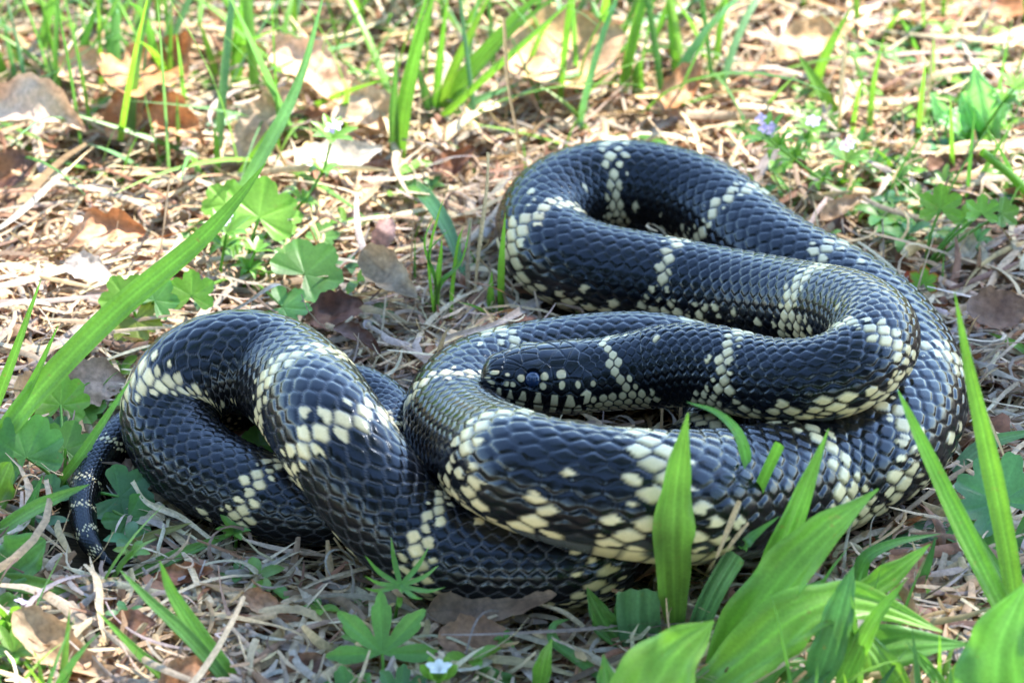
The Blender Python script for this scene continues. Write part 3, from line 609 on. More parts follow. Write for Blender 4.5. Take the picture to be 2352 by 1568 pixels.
# ------------------------------------------------------------------ dead leaves
BR = (.30, .145, .075); PK = (.46, .30, .22); GY = (.36, .33, .31); DK = (.10, .05, .04); TN = (.40, .27, .16)
LEAVES = [  # label, u, v, z mm, length px, width px, heading deg, tilt (nx, ny), colour, curl, crumple, lobed
 ('big pinkish-brown fallen leaf lying flat behind the coils', 1300, 175, 10, 230, 210, 20, (.0, -.35), PK, .3, .07, .4, TN),
 ('crumpled orange-brown dead leaf in the sun below the grass shoots', 345, 235, 9, 230, 170, 60, (.1, -.5), TN, .6, .16, .5, BR),
 ('curled brown leaf below the crumpled orange-brown one', 415, 330, 7, 150, 90, -50, (-.2, -.4), (.36, .22, .13), .8, .13, .2, BR),
 ('pale purplish dead leaf with dark underside lying in straw', 75, 320, 14, 200, 110, -12, (.1, -.55), (.36, .25, .21), .7, .10, .3, (.44, .36, .33)),
 ('rusty dead leaf half buried near the purplish one', 20, 440, 5, 120, 80, 40, (.2, -.4), BR, .4, .1, .2, DK),
 ('brown torn leaf with a reddish midrib in the straw', 245, 575, 9, 190, 120, 15, (-.1, -.45), (.34, .20, .13), .5, .15, .6, BR),
 ('bluish-grey leaf flap below the torn brown leaf', 205, 645, 9, 115, 70, -15, (.1, -.6), (.42, .40, .43), .3, .08, .2, (.34, .31, .32)),
 ('sunlit pinkish leaf behind the long arching grass blade', 725, 230, 10, 210, 110, -40, (.2, -.5), (.50, .36, .31), .6, .10, .3, PK),
 ('pinkish curled leaf beside the arching grass blade', 620, 330, 9, 170, 110, 50, (-.2, -.5), (.42, .29, .24), .7, .12, .3, GY),
 ('silvery grey leaf with a tiny hole under the flowering sprig', 785, 400, 9, 150, 75, 8, (.0, -.45), (.50, .48, .47), .35, .05, .2, (.42, .39, .38)),
 ('grey folded leaf standing on edge between the two coils', 905, 660, 12, 190, 110, -55, (-.4, -.6), (.33, .28, .23), .9, .08, .1, (.26, .21, .17)),
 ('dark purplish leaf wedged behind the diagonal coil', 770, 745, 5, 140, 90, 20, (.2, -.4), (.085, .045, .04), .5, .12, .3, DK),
 ('purplish pointed leaf above the grey folded leaf', 880, 560, 9, 110, 55, 80, (.2, -.5), (.30, .19, .18), .5, .08, .0, (.24, .14, .13)),
 ('dark brown leaf lying beyond the outer coil', 2290, 735, 12, 150, 110, 10, (.1, -.5), (.15, .095, .07), .4, .07, .3, (.11, .065, .05)),
 ('bent reddish-brown leaf among the broad green leaves', 2080, 1340, 8, 120, 105, 60, (-.1, -.55), (.34, .20, .15), .3, .08, .5, (.28, .15, .11)),
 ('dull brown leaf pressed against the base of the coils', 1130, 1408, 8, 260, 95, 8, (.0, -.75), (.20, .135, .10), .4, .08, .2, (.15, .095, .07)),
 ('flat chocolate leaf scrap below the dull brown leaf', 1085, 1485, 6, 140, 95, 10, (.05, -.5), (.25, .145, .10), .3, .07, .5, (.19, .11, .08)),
 ('large pale leaf patched with sun beside the bright flowering sprig', 140, 1525, 8, 230, 110, -35, (.1, -.45), (.33, .23, .16), .7, .08, .4, (.24, .19, .15)),
 ('small chestnut leaf scrap on the straw below the tail-side loop', 420, 1345, 5, 130, 50, 12, (.0, -.5), (.24, .10, .06), .5, .12, .2, BR),
 ('brown leaf scrap in the straw below the tail-side loop', 430, 1580, 6, 110, 80, 30, (.0, -.5), (.32, .20, .13), .5, .10, .4, BR),
 ('brown curl of bark-like leaf beside the ribbed leaves', 1490, 1320, 9, 110, 70, 50, (.2, -.4), (.37, .28, .20), 1.1, .10, .1, BR),
 ('greyish fold of dead leaf behind the scalloped leaves', 215, 910, 7, 150, 120, 25, (.1, -.5), (.25, .19, .17), .3, .08, .2, (.2, .15, .13)),
 ('small round tan leaf by the long arching blade', 75, 910, 8, 80, 75, 10, (.1, -.6), (.36, .22, .14), .2, .05, 0, TN),
 ('pale grey leaf scrap beyond the neck in the straw', 2210, 590, 7, 100, 70, 70, (0, -.5), (.44, .38, .30), .5, .08, .1, GY),
 ('brown shrivelled leaf between the far loop and the green mat', 1930, 500, 8, 130, 60, 40, (.2, -.5), (.22, .14, .09), 1.0, .12, .1, (.34, .26, .2)),
 ('grey leathery leaf in the litter behind the flowering mat', 1870, 130, 9, 170, 90, 30, (0, -.5), (.32, .27, .23), .5, .1, .2, TN),
 ('reddish fallen leaf in bright light beyond the big pale stalk', 2330, 45, 8, 130, 80, -10, (0, -.5), (.42, .20, .14), .4, .08, .2, BR),

 ('pink sunlit leaf scrap between thin grass shoots', 185, 190, 10, 100, 70, 15, (.1, -.5), (.5, .36, .31), .5, .1, .3, PK),
 ('brown leaf poking up behind the crumpled orange-brown one', 290, 290, 8, 150, 80, 80, (.1, -.5), (.42, .26, .17), .6, .12, .2, BR),
 ('shrivelled tan leaf under the tall pair of blades', 850, 300, 8, 150, 90, 20, (.1, -.5), (.42, .30, .22), .6, .12, .3, GY),
 ('pale pink leaf tip above the silvery grey leaf', 690, 175, 10, 130, 80, -20, (.1, -.5), (.52, .40, .35), .5, .1, .2, PK),
 ('brown scrap wedged in straw beside the far loop', 1040, 400, 5, 110, 70, 30, (.1, -.4), (.20, .09, .05), .6, .12, .2, DK),
 ('tan shred of leaf behind the far loop', 1560, 250, 7, 140, 70, 60, (.1, -.4), (.30, .2, .14), .7, .12, .2, BR),
 ('rust-coloured leaf at the foot of the oval-leaved weed', 2180, 400, 6, 130, 70, 20, (.1, -.4), (.26, .15, .11), .6, .12, .2, DK),
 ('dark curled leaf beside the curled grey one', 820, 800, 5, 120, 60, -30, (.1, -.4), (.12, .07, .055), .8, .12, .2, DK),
 ('grey-brown leaf lying by the star-shaped seedling', 620, 1420, 6, 130, 60, -40, (.0, -.5), (.30, .21, .15), .6, .12, .2, BR),
 ('russet leaf flake near the fan of sharp grass blades', 300, 1470, 6, 110, 70, 15, (.0, -.5), (.28, .15, .10), .5, .12, .3, DK),
 ('small dark flake under the geranium-like fan leaf', 700, 1560, 5, 100, 60, 45, (.0, -.5), (.20, .12, .09), .6, .12, .2, DK),
]
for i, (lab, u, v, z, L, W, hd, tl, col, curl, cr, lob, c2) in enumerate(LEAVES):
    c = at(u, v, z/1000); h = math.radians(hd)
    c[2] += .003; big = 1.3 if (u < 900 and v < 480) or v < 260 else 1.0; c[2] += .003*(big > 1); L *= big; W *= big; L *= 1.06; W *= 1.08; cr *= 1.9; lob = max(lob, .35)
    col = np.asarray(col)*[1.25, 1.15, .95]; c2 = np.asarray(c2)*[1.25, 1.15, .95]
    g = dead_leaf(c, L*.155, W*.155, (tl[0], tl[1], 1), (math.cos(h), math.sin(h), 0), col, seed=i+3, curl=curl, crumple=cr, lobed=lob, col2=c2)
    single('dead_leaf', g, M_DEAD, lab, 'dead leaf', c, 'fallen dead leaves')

# ------------------------------------------------------------------ grass tufts
def tuft(name, label, blades, cat='grass', group=None, y0=None, mat=None, front=False):
    geos = []; FRONT[0] = front
    for b in blades:
        pts, wpx, col = b[:3]; kw = dict(b[3]) if len(b) > 3 else {}
        mode = kw.pop('mode', 'up'); nm = kw.pop('name', 'blade')
        P = img(pts) if mode == 'up' else [at(p[0], p[1], p[2]/1000) for p in pts]
        if wpx > 18 and 'm' not in kw: kw.update(m=11, rib=.06)
        geos.append((nm, blade(P, wpx*.155, jit(col, .06), n=kw.pop('n', 20), **kw), P[0]))
    FRONT[0] = False
    base = geos[0][2].copy(); base[2] = max(0, base[2]-.002) if base[2] < .02 else base[2]
    t = thing(name, label, cat, base, group)
    for nm, g, _ in geos: part(nm, g, mat or M_GREEN, t)
    return t
def tuftF(*a, **k): return tuft(*a, front=True, **k)
lie = dict(mode='lie')
tuft('grass_tuft', 'long broad grass blade with a narrow one arching up across the litter',
     [([(-70, 1110, 0), (60, 930, 6), (250, 730, 12), (450, 560, 18), (540, 465, 24), (610, 375, 30)], 54, G1*1.1, dict(n=40, face=(-.2, -.8, .5), fold=.25)), ([(520, 500, 0), (575, 405, 0), (650, 270, 4), (700, 150, 8), (748, -30, 12)], 34, GB*1.05, dict(n=30, face=(-.2, -.8, .5))),
      ([(-50, 1080, 0), (60, 905, 0), (135, 745, 0)], 24, G1), ([(-60, 1060, 0), (20, 850, 0), (95, 640, 5)], 26, G1)])
tuftF('grass_tuft', 'pair of tall bright grass blades in front of the outer coil',
     [([(2370, 1520, 0), (2290, 1370, 4), (2190, 1170, 10), (2110, 1000, 14), (2062, 895, 16)], 46, G1*1.1, dict(n=28)),
      ([(2350, 1500, 0), (2312, 1260, 5), (2268, 1040, 10), (2228, 860, 14), (2192, 670, 18)], 46, G3, dict(n=28)),
      ([(2360, 1400, 0), (2290, 1300, 0), (2230, 1200, 4)], 22, G2)])
tuftF('grass_tuft', 'narrow grass blade leaning against the tail-side loop', [([(120, 1130, 0), (190, 1040, -3), (250, 950, -8), (302, 868, -10)], 24, G2, dict(n=22))])
tuftF('grass_tuft', 'grass shoot crossing in front of the upper tail', [([(-60, 1260, 0), (60, 1180, -4), (140, 1140, -6), (206, 1112, -6)], 36, G1, dict(fold=.3)), ([(-40, 1180, 0), (10, 1230, 0), (100, 1260, 0)], 40, G2)])
tuft('grass_tuft', 'grass blades lying flat around the tail tip',
     [([(-30, 1352, 4), (100, 1364, 4), (215, 1352, 3), (310, 1322, 3), (420, 1260, 4)], 28, G1, lie), ([(-30, 1330, 7), (60, 1342, 9), (160, 1365, 9), (268, 1402, 5)], 42, G3, lie),
      ([(275, 1268, 3), (350, 1232, 6), (440, 1200, 8)], 26, (.30, .30, .10), lie), ([(300, 1325, 5), (420, 1270, 8), (560, 1215, 9)], 30, G1, lie),
      ([(290, 1278, 3), (360, 1268, 5), (440, 1270, 6)], 14, G2, lie), ([(100, 1420, 4), (200, 1400, 5), (260, 1390, 5)], 20, G2, lie)])
tuftF('grass_tuft', 'fan of sharp grass blades on the straw below the tail-side loop',
     [([(440, 1610, 0), (400, 1570, 2), (320, 1500, 4), (222, 1402, 6)], 30, G1*1.05), ([(560, 1610, 0), (440, 1470, 4), (340, 1375, 6), (275, 1308, 8)], 28, G2), ([(570, 1600, 0), (480, 1490, 4), (400, 1370, 8), (366, 1286, 10)], 38, G1)])
tuft('grass_tuft', 'tall pair of blades from one sheath near the broken straw stem',
     [([(912, 392, 0), (904, 270, 3), (910, 130, 8)], 26, G2), ([(914, 392, 0), (930, 240, 4), (962, 100, 8), (1003, -30, 12)], 38, G1, dict(n=24)),
      ([(912, 396, 3), (975, 448, 12), (1025, 520, 12), (1055, 600, 8), (1072, 650, 4)], 38, G4*1.15, lie)])
tuft('grass_tuft', 'thick clump of broad blades between the tall pair and broken stem',
     [([(1000, 285, 0), (1060, 190, 4), (1150, 80, 8), (1265, -40, 12)], 46, G1), ([(1000, 285, 0), (1030, 190, 2), (1085, 70, 5), (1135, -30, 8)], 26, G3), ([(996, 285, 0), (975, 210, 0), (955, 140, 2)], 26, G2),
      ([(1005, 285, 0), (1080, 180, 0), (1190, 60, 4), (1310, -30, 8)], 22, G3), ([(1000, 285, 0), (1100, 230, 0), (1200, 190, 5)], 24, GB), ([(998, 285, 0), (1010, 140, 3), (1030, -20, 5)], 20, G1)])
tuft('grass_tuft', 'sprawling wide-bladed shoot with one long slanting leaf in the sun',
     [([(525, 222, 4), (400, 145, 12), (250, 52, 18)], 26, G1, lie), ([(520, 222, 4), (620, 245, 8), (780, 300, 8)], 15, G4, lie), ([(545, 235, 0), (545, 110, 4), (560, -30, 8)], 32, G1), ([(510, 215, 0), (480, 120, 2), (455, 40, 4)], 18, G3), ([(470, 300, 8), (520, 275, 8), (590, 250, 6)], 30, G4*1.2, lie)])
tuft('grass_tuft', 'thin-stemmed grass with side blades above the purplish dead leaf',
     [([(140, 258, 0), (125, 130, 4), (85, -30, 8)], 13, G1), ([(140, 258, 4), (60, 230, 8), (-30, 205, 10)], 30, G2, lie), ([(142, 258, 4), (190, 245, 7), (250, 222, 9)], 26, G1, lie), ([(100, 190, 0), (40, 130, 0), (0, 40, 4)], 20, G1), ([(235, 230, 0), (230, 120, 0), (225, -20, 0)], 14, G3)])
tuft('grass_tuft', 'two short green spikes beside the far loop', [([(1130, 730, 0), (1127, 680, 0), (1130, 622, 0)], 19, G1), ([(1150, 730, 0), (1152, 600, -1), (1161, 488, -2)], 17, G1)])
tuftF('grass_tuft', 'curled blade and cut blade in front of the thickest coil',
     [([(1695, 1240, 0), (1718, 1120, -2), (1702, 1010, 0), (1650, 950, 3), (1577, 923, 6)], 26, G2, dict(n=28)), ([(1698, 1240, 0), (1745, 1120, -1), (1792, 1018, -2)], 24, G1, dict(kind='cut')), ([(1320, 710, 0), (1330, 740, 0), (1340, 780, 0)], 5, G3)])
tuft('grass_tuft', 'bundle of thin dark grass blades at the foot of the outer coil',
     [([(2250, 1165+i*7, 2), (2130, 1195+i*8, 6), (2040, 1220+i*6, 7), (1930, 1240+i*9, 3)], 6+i % 3*2, G4, lie) for i in range(8)])
tuftF('grass_tuft', 'blade bent over like a hook among the broad leaves', [([(1990, 1430, 0), (1975, 1340, 0), (1990, 1280, 3), (2060, 1245, 8), (2160, 1225, 14)], 32, G2, dict(n=26)), ([(2090, 1400, 0), (2130, 1300, 0), (2150, 1230, 4)], 18, G4)])
tuft('grass_tuft', 'wide pale blade slanting up above the greyish scalloped leaves', [([(2190, 1085, 4), (2270, 1020, 10), (2400, 985, 16)], 40, GB, lie), ([(2390, 830, 0), (2330, 790, 0), (2270, 764, 3)], 20, G1)])
tuft('grass_tuft', 'broad pale blade lying in the bright grass behind the coils', [([(1300, 112, 8), (1400, 85, 12), (1520, 40, 14), (1640, -20, 14)], 34, GB*1.2, lie), ([(1560, 210, 0), (1545, 100, 0), (1530, -20, 0)], 22, G1), ([(1470, 240, 0), (1465, 180, 0), (1470, 140, 0)], 30, G1, dict(kind='oval'))])
tuft('grass_tuft', 'single slim upright blade behind the flowering mat', [([(1995, 330, 0), (2005, 200, 2), (2030, 85, 4)], 15, G1), ([(1940, 300, 0), (1880, 200, 0), (1830, 120, 4)], 34, G1), ([(1860, 230, 0), (1900, 120, 0), (1960, 10, 4)], 26, G3)])
tuft('grass_tuft', 'small clump of blades by the brown torn leaf', [([(340, 420, 4), (380, 350, 8), (330, 425, 6)][:2]+[(382, 345, 9)], 14, G1, lie), ([(-20, 440, 0), (20, 400, 0), (62, 372, 0)], 26, G1), ([(500, 420, 0), (498, 340, 0), (490, 290, 0)], 16, G1), ([(535, 430, 0), (590, 350, 0), (640, 265, 4)], 26, G1)])

# ------------------------------------------------------------------ broad-leaved rosette in the right foreground
lf = dict(kind='leaf', rib=.08, m=17, n=26, fold=.18)
ov = dict(kind='oval', rib=.08, m=17, n=26, fold=.22)
def L(pts, w, col, base=lf, **k): d = dict(base); d.update(k); d['name'] = 'leaf'; return (pts, w, col, d)
tuftF('broadleaf_plant', 'rosette of long ribbed leaves in front of the thickest coil', [
 L([(1552, 1470, 0), (1545, 1270, 2), (1553, 1110, 3), (1580, 948, 4)], 84, G1*1.05, face=(.1, -.8, .5)),
 L([(1690, 1520, 0), (1755, 1370, 3), (1830, 1175, 8), (1903, 985, 12)], 66, G1*1.1, face=(-.2, -.8, .5)),
 L([(1620, 1590, 0), (1740, 1400, 4), (1870, 1245, 12), (2018, 1122, 20)], 112, G1*1.05, fold=.4),
 L([(1550, 1640, 0), (1690, 1530, 2), (1850, 1405, 6), (1985, 1385, 8), (2165, 1450, 2)], 120, G3*1.05),
 L([(1760, 1520, 0), (1950, 1385, 2), (2060, 1310, 5), (2138, 1248, 8)], 58, G1*1.15),
 L([(1700, 1620, 0), (1880, 1560, 4), (2040, 1490, 8), (2232, 1478, 6)], 130, G2),
 L([(1590, 1470, 0), (1640, 1360, 0), (1692, 1272, 2)], 48, GB, kind='cut'),
 L([(1690, 1290, 14), (1720, 1240, 16), (1790, 1185, 20)], 22, G2),
 L([(1900, 1660, 0), (1960, 1520, 2), (2010, 1420, 4), (2085, 1325, 8)], 42, G1), L([(1790, 1660, 0), (1850, 1570, 2), (1940, 1500, 4)], 66, G4*1.2), L([(2110, 1660, 0), (2060, 1560, 2), (1990, 1470, 5), (1920, 1435, 8)], 46, G1),
 L([(2190, 1660, 0), (2150, 1560, 2), (2080, 1470, 5)], 32, G2), L([(1640, 1660, 0), (1720, 1585, 2), (1815, 1525, 4)], 56, G2), L([(2140, 1650, 0), (2200, 1540, 2), (2262, 1440, 4)], 26, G1), L([(1700, 1480, 0), (1790, 1400, 3), (1890, 1330, 6)], 50, GB),
 L([(1840, 1650, 0), (1900, 1500, 0), (1935, 1380, 4), (1960, 1300, 8)], 70, G4*1.2)], 'plant')
tuft('broadleaf_plant', 'big glowing yellow-green leaf beside the ribbed rosette', [L([(1500, 1800, 0), (1490, 1640, 0), (1540, 1520, 4), (1640, 1425, 10)], 185, G3*1.05, lf), L([(1420, 1700, 0), (1400, 1600, 0), (1385, 1500, 4)], 60, G2)], 'plant')
tuft('broadleaf_plant', 'large upright leaf at the foot of the two tall grass blades', [L([(2310, 1760, 0), (2290, 1600, 2), (2300, 1470, 5), (2365, 1330, 8)], 165, G2*1.15, lf, face=(-.3, -.7, .6)), L([(2330, 1720, 0), (2350, 1560, 0), (2370, 1420, 3)], 90, G4, ov)], 'plant')
tuftF('broadleaf_plant', 'low ribbed leaves with cut tips at the foot of the thickest coil', [
 L([(1440, 1490, 0), (1385, 1425, 0), (1348, 1348, 2)], 56, G2, rib=.14), L([(1475, 1490, 0), (1466, 1420, 0), (1466, 1352, 1)], 92, GB, kind='cut', rib=.12), L([(1440, 1480, 0), (1424, 1430, 0), (1416, 1375, 0)], 30, G2),
 L([(1440, 1600, 3), (1350, 1530, 8), (1275, 1475, 10), (1272, 1435, 14), (1310, 1420, 14)], 24, G2, lie, kind='leaf'), L([(1235, 1620, 0), (1247, 1530, 0), (1268, 1465, 2)], 38, G1),
 L([(1190, 1600, 0), (1140, 1570, 0), (1085, 1550, 0)], 60, G2, ov), L([(1830, 1590, 2), (1760, 1610, 3), (1700, 1640, 2)], 50, G4, lie, kind='leaf')], 'plant')
WEED = tuft('broadleaf_plant', 'upright weed with soft oval leaves beyond the coils', [
 L([(2258, 365, 0), (2250, 250, 2), (2236, 148, 3)], 108, GB*1.6, lf, face=(.1, -.85, .4)), L([(2250, 350, 0), (2205, 290, 0), (2165, 265, 0), (2136, 212, 2)], 66, GB*1.6, lf), L([(2252, 360, 0), (2228, 280, -2), (2208, 212, -3)], 70, GB*1.6, lf, face=(-.2, -.85, .4)),
 L([(2262, 350, 0), (2285, 270, 0), (2310, 225, 2), (2345, 205, 4)], 58, GB*1.6, lf), L([(2262, 350, 0), (2215, 345, 4), (2180, 330, 4)], 30, G4*1.2, ov), L([(2320, 400, 0), (2350, 350, 0), (2400, 330, 2)], 48, G2, ov)], 'plant')
tuft('broadleaf_plant', 'round smooth leaves beside the blades that lie round the tail', [L([(-40, 1190, 0), (-5, 1130, 0), (25, 1060, 2)], 75, G3, ov), L([(-60, 1370, 0), (10, 1310, 3), (105, 1240, 6)], 120, G2*1.1, ov), L([(-30, 1440, 2), (40, 1400, 5), (120, 1370, 4)], 80, G2, dict(ov, mode='lie')), L([(60, 1240, 0), (72, 1170, 0), (98, 1090, 0)], 30, G4, lf)], 'plant')
part('stem', tube(img([(2420, 520, 0), (2340, 420, 0), (2256, 348, 0)]), 1.9, 1.6, G3*1.2), M_GREEN, WEED)
t = tuft('chickweed_sprig', 'small sprig with one upright oval leaf behind the tail-side loop', [L([(225, 905, 0), (215, 880, 0), (205, 842, 0)], 34, G3, ov)], 'plant')
part('stem', tube(img([(262, 935, 0), (225, 900, 0), (170, 862, 2), (135, 850, 3)]), .55, .4, G1), M_GREEN, t)
part('leaf', blade(img([(150, 865, 0), (165, 850, 0), (185, 838, 0)]), 3, G3, kind='oval'), M_GREEN, t)

# ------------------------------------------------------------------ plants with lobed leaves
def lobed_plant(label, base, leaves, group=None):
    b = at(*base); t = thing('lobed_leaf_plant', label, 'plant', b, group)
    for i, lf_ in enumerate(leaves):
        u, v, z, Rp, nv, fw, col = lf_[:7]; kw = lf_[7] if len(lf_) > 7 else {}
        c = at(u, v, z/1000); n_ = nrm(np.array(nv, float)); f = np.array(fw, float)
        part('leaf', palm_leaf(c, Rp*.155, nv, fw, jit(col, .05), seed=int(u+v), **kw), M_GREEN, t)
        mid = (b+c)/2; mid[2] = max(b[2], c[2])*.62
        part('stem', tube([b+RNG.normal(0, .0012, 3)*[1, 1, 0], mid, c], .75, .5, jit(kw.get('stem', G1*1.2) if False else G1*1.15)), M_GREEN, t)
lobed_plant('deeply cut fan-shaped leaf on a pale stem in front of the diagonal coil', (880, 1610), [
 (878, 1500, 14, 130, (.05, -.75, .65), (0, .2, 1), G2*1.1, dict(depth=.80, lobes=5, teeth=3, span=2.0, cup=.1, sharp=.85)), (920, 1600, 9, 75, (.2, -.6, .8), (.2, .2, 1), G4*1.2, dict(depth=.6, span=2.0)), (800, 1600, 8, 70, (-.2, -.5, .8), (-.3, .2, 1), G2, dict(depth=.5))])
lobed_plant('bright lobed leaves growing behind the tail-side loop', (560, 640), [
 (595, 500, 22, 92, (.1, -.6, .8), (.15, .5, .8), G3*1.15, dict(depth=.35)), (520, 470, 20, 60, (-.3, -.5, .8), (-.6, .5, .5), G3*1.1, dict(depth=.3)), (640, 500, 16, 60, (.3, -.4, .9), (1, .1, .1), G1, dict(depth=.4)), (440, 680, 20, 65, (0, -.7, .7), (0, .4, 1), G1*1.1, dict(depth=.4)),
 (700, 630, 16, 95, (.1, -.45, .9), (.6, .6, .2), G2, dict(depth=.3)), (650, 705, 14, 75, (.1, -.35, 1), (1, -.2, 0), G2, dict(depth=.5)), (660, 590, 10, 40, (0, -.3, 1), (0, 1, 0), G2), (740, 545, 10, 45, (0, -.4, 1), (.5, 1, 0), G2)])
lobed_plant('lobed leaves under the long arching blade, one yellowing', (330, 770), [
 (290, 690, 18, 70, (-.2, -.6, .8), (-.5, .5, .6), G1, dict(depth=.4)), (355, 690, 20, 65, (.2, -.6, .8), (.5, .5, .5), G2*1.1, dict(depth=.4)), (310, 735, 14, 75, (0, -.6, .8), (.2, -.6, -.3), (.22, .29, .05), dict(depth=.4))])
lobed_plant('cluster of scalloped leaves beside the tail', (150, 1130), [
 (60, 1050, 14, 95, (-.1, -.6, .8), (-.3, .3, .8), G2*1.15, dict(depth=.25, lobes=7, teeth=2)), (140, 930, 14, 80, (0, -.6, .8), (0, .4, .9), G1, dict(depth=.25, lobes=7, teeth=2)), (150, 1030, 14, 65, (.2, -.6, .8), (.3, .4, .8), G2, dict(depth=.4)), (185, 930, 10, 65, (.2, -.5, .8), (.5, .6, .4), G2, dict(depth=.3)),
 (275, 1140, 8, 75, (.1, -.6, .8), (.6, .0, -.3), G4*1.25, dict(depth=.3)), (295, 1190, 6, 60, (.1, -.6, .8), (.5, -.5, -.4), G2, dict(depth=.3)), (120, 1000, 8, 60, (0, -.4, 1), (1, 0, 0), G4), (110, 1150, 6, 70, (0, -.5, 1), (-.5, .5, 0), G4*1.2)])
lobed_plant('greyish scalloped leaves behind the two tall grass blades', (2340, 1290), [
 (2300, 1150, 22, 115, (-.1, -.6, .8), (-.35, .5, .6), GB*1.1, dict(depth=.4, lobes=7, teeth=2)), (2270, 1215, 14, 90, (-.2, -.5, .9), (-.9, -.1, -.2), G2*1.1, dict(depth=.4)), (2330, 1230, 10, 70, (0, -.5, .9), (.2, -.8, -.3), G2)])
lobed_plant('small green palmate leaves on slender stalks beyond the outer coil', (2110, 640), [
 (2160, 480, 24, 58, (-.1, -.7, .7), (0, .4, .9), G3, dict(depth=.5)), (2255, 490, 26, 50, (.1, -.6, .8), (.1, .4, .9), G3, dict(depth=.6)), (2300, 490, 24, 48, (.3, -.5, .8), (.9, .2, .2), G3*1.05, dict(depth=.5)), (2220, 500, 20, 36, (-.3, -.5, .8), (-.7, .2, .4), G3, dict(depth=.6))])
lobed_plant('tiny red-edged palmate leaf behind the outer coil', (2090, 690), [(2120, 650, 12, 44, (0, -.8, .6), (.1, .2, 1), G3*1.1, dict(depth=.5, edge=(.35, .06, .03))), (2090, 650, 9, 30, (0, -.6, .8), (-.8, .2, .2), (.30, .05, .03), dict(depth=.5))])
lobed_plant('low green leaf inside the tail-side loop', (590, 1040), [(597, 1020, 10, 42, (0, -.6, .8), (-.2, .5, .8), G3, dict(depth=.15)), (1370, 965, 30, 30, (0, -.8, .6), (.8, .1, .3), G4*1.5, dict(depth=.2))][:1])

# ------------------------------------------------------------------ sprigs with whorled leaves and pink flowers
def flower(c, r, nv, col):
    g = []
    for k in range(4):
        a = k*math.pi/2+.4; s, f, n_ = basis(nv, (0, .3, 1))
        d = s*math.cos(a)+f*math.sin(a); e = np.asarray(c)+d*r+n_*r*.25
        g.append(blade([c, (np.asarray(c)+e)/2+n_*r*.12, e], r*1000*.75, col, n=7, face=n_, kind='oval', fold=.1))
    return join(*g)
def whorl_sprig(label, stem, nodes, R, col=G1, fl=(), needles=0, group=None, lift=0.):
    R = R*(1.25 if not needles else 1)
    P = spline(stem, 30); t = thing('whorled_sprig', label, 'plant', stem[0], group)
    part('stem', tube(stem, .7, .45, jit(G1*1.25, .05), n=20), M_GREEN, t)
    for q, nd in enumerate(nodes):
        i = int(nd*29); c = P[i]; ax_ = nrm(P[min(i+2, 29)]-P[max(i-2, 0)]); up_ = nrm(ax_+np.array([0, -.15, .8]))
        k = needles or 7; sc = R*.155/1000*(1.0 if nd > .9 else .85)
        s, f, n_ = basis(up_, (.3, 1, .2))
        for j in range(k):
            a = j/k*2*math.pi+q*.7+RNG.normal(0, .12); d = s*math.cos(a)+f*math.sin(a); ln = sc*RNG.uniform(.8, 1.1)
            el = .45 if nd > .9 else .15
            e = c+d*ln*math.cos(el)+n_*ln*math.sin(el)
            m_ = c+d*ln*.55+n_*ln*(.32 if not needles else .1)
            part('leaf', blade([c, m_, e], (ln*1000*.34 if not needles else 1.9), jit(col, .08), n=9, face=n_, kind='leaf' if not needles else 'grass', fold=.3, m=3 if needles else 5), M_GREEN, t)
        if q in fl:
            for z in range(2):
                part('flower', flower(c+n_*sc*.55+RNG.normal(0, .0016, 3), .0026, n_+np.array([0, -.5, 0]), (.62, .48, .72)), M_PETAL, t)
    return t
whorl_sprig('leaning sprig with pink flowers at its tip above the bright lobed leaves', [at(625, 530, .004), at(690, 470, .016), aty(740, 395, at(640, 520)[1]), aty(762, 318, at(640, 520)[1])], (.35, .66, 1), 58, fl=(2,))
whorl_sprig('short upright sprig with a pale bud behind the tail-side loop', [at(500, 660), aty(508, 610, at(500, 660)[1]), aty(520, 535, at(500, 660)[1])], (.8, 1), 56, fl=(1,))
whorl_sprig('star-shaped seedling in the straw beside the tail-side loop', [at(540, 1262), at(542, 1245, .005), at(540, 1222, .010)], (1.,), 40, G1)
whorl_sprig('needle-leaved seedling star in front of the diagonal coil', [at(905, 1440), aty(912, 1390, at(905, 1440)[1]-.003), aty(920, 1345, at(905, 1440)[1]-.008)], (1.,), 100, G1, needles=9)
whorl_sprig('bright flowering sprig beside the large pale sun-patched leaf', [at(-20, 1500), at(10, 1470, .010), aty(28, 1440, at(-20, 1500)[1])], (.4, .75, 1), 70, G3, fl=(1, 2))
whorl_sprig('second bright sprig without flowers below the flowering one', [at(30, 1560), at(30, 1500, .012)], (.6, 1), 60, G3, fl=())
whorl_sprig('long runner of whorled leaves topped with pink flowers beyond the far loop', [at(2090, 540, .003), at(1990, 470, .008), at(1900, 420, .012), at(1830, 370, .020), at(1765, 320, .028)], (.06, .2, .36, .54, .76, .9, 1), 60, fl=(5, 6))
whorl_sprig('pink flowered shoot rising beside the long runner', [at(1890, 450, .006), aty(1930, 420, at(1890, 450)[1]), aty(1945, 370, at(1890, 450)[1])], (.5, 1), 55, fl=(1,))
whorl_sprig('upright sprig behind the pink flowered runner', [at(1790, 400, .004), aty(1840, 350, at(1790, 400)[1]), aty(1860, 300, at(1790, 400)[1])], (.4, .75, 1), 50, fl=(2,))
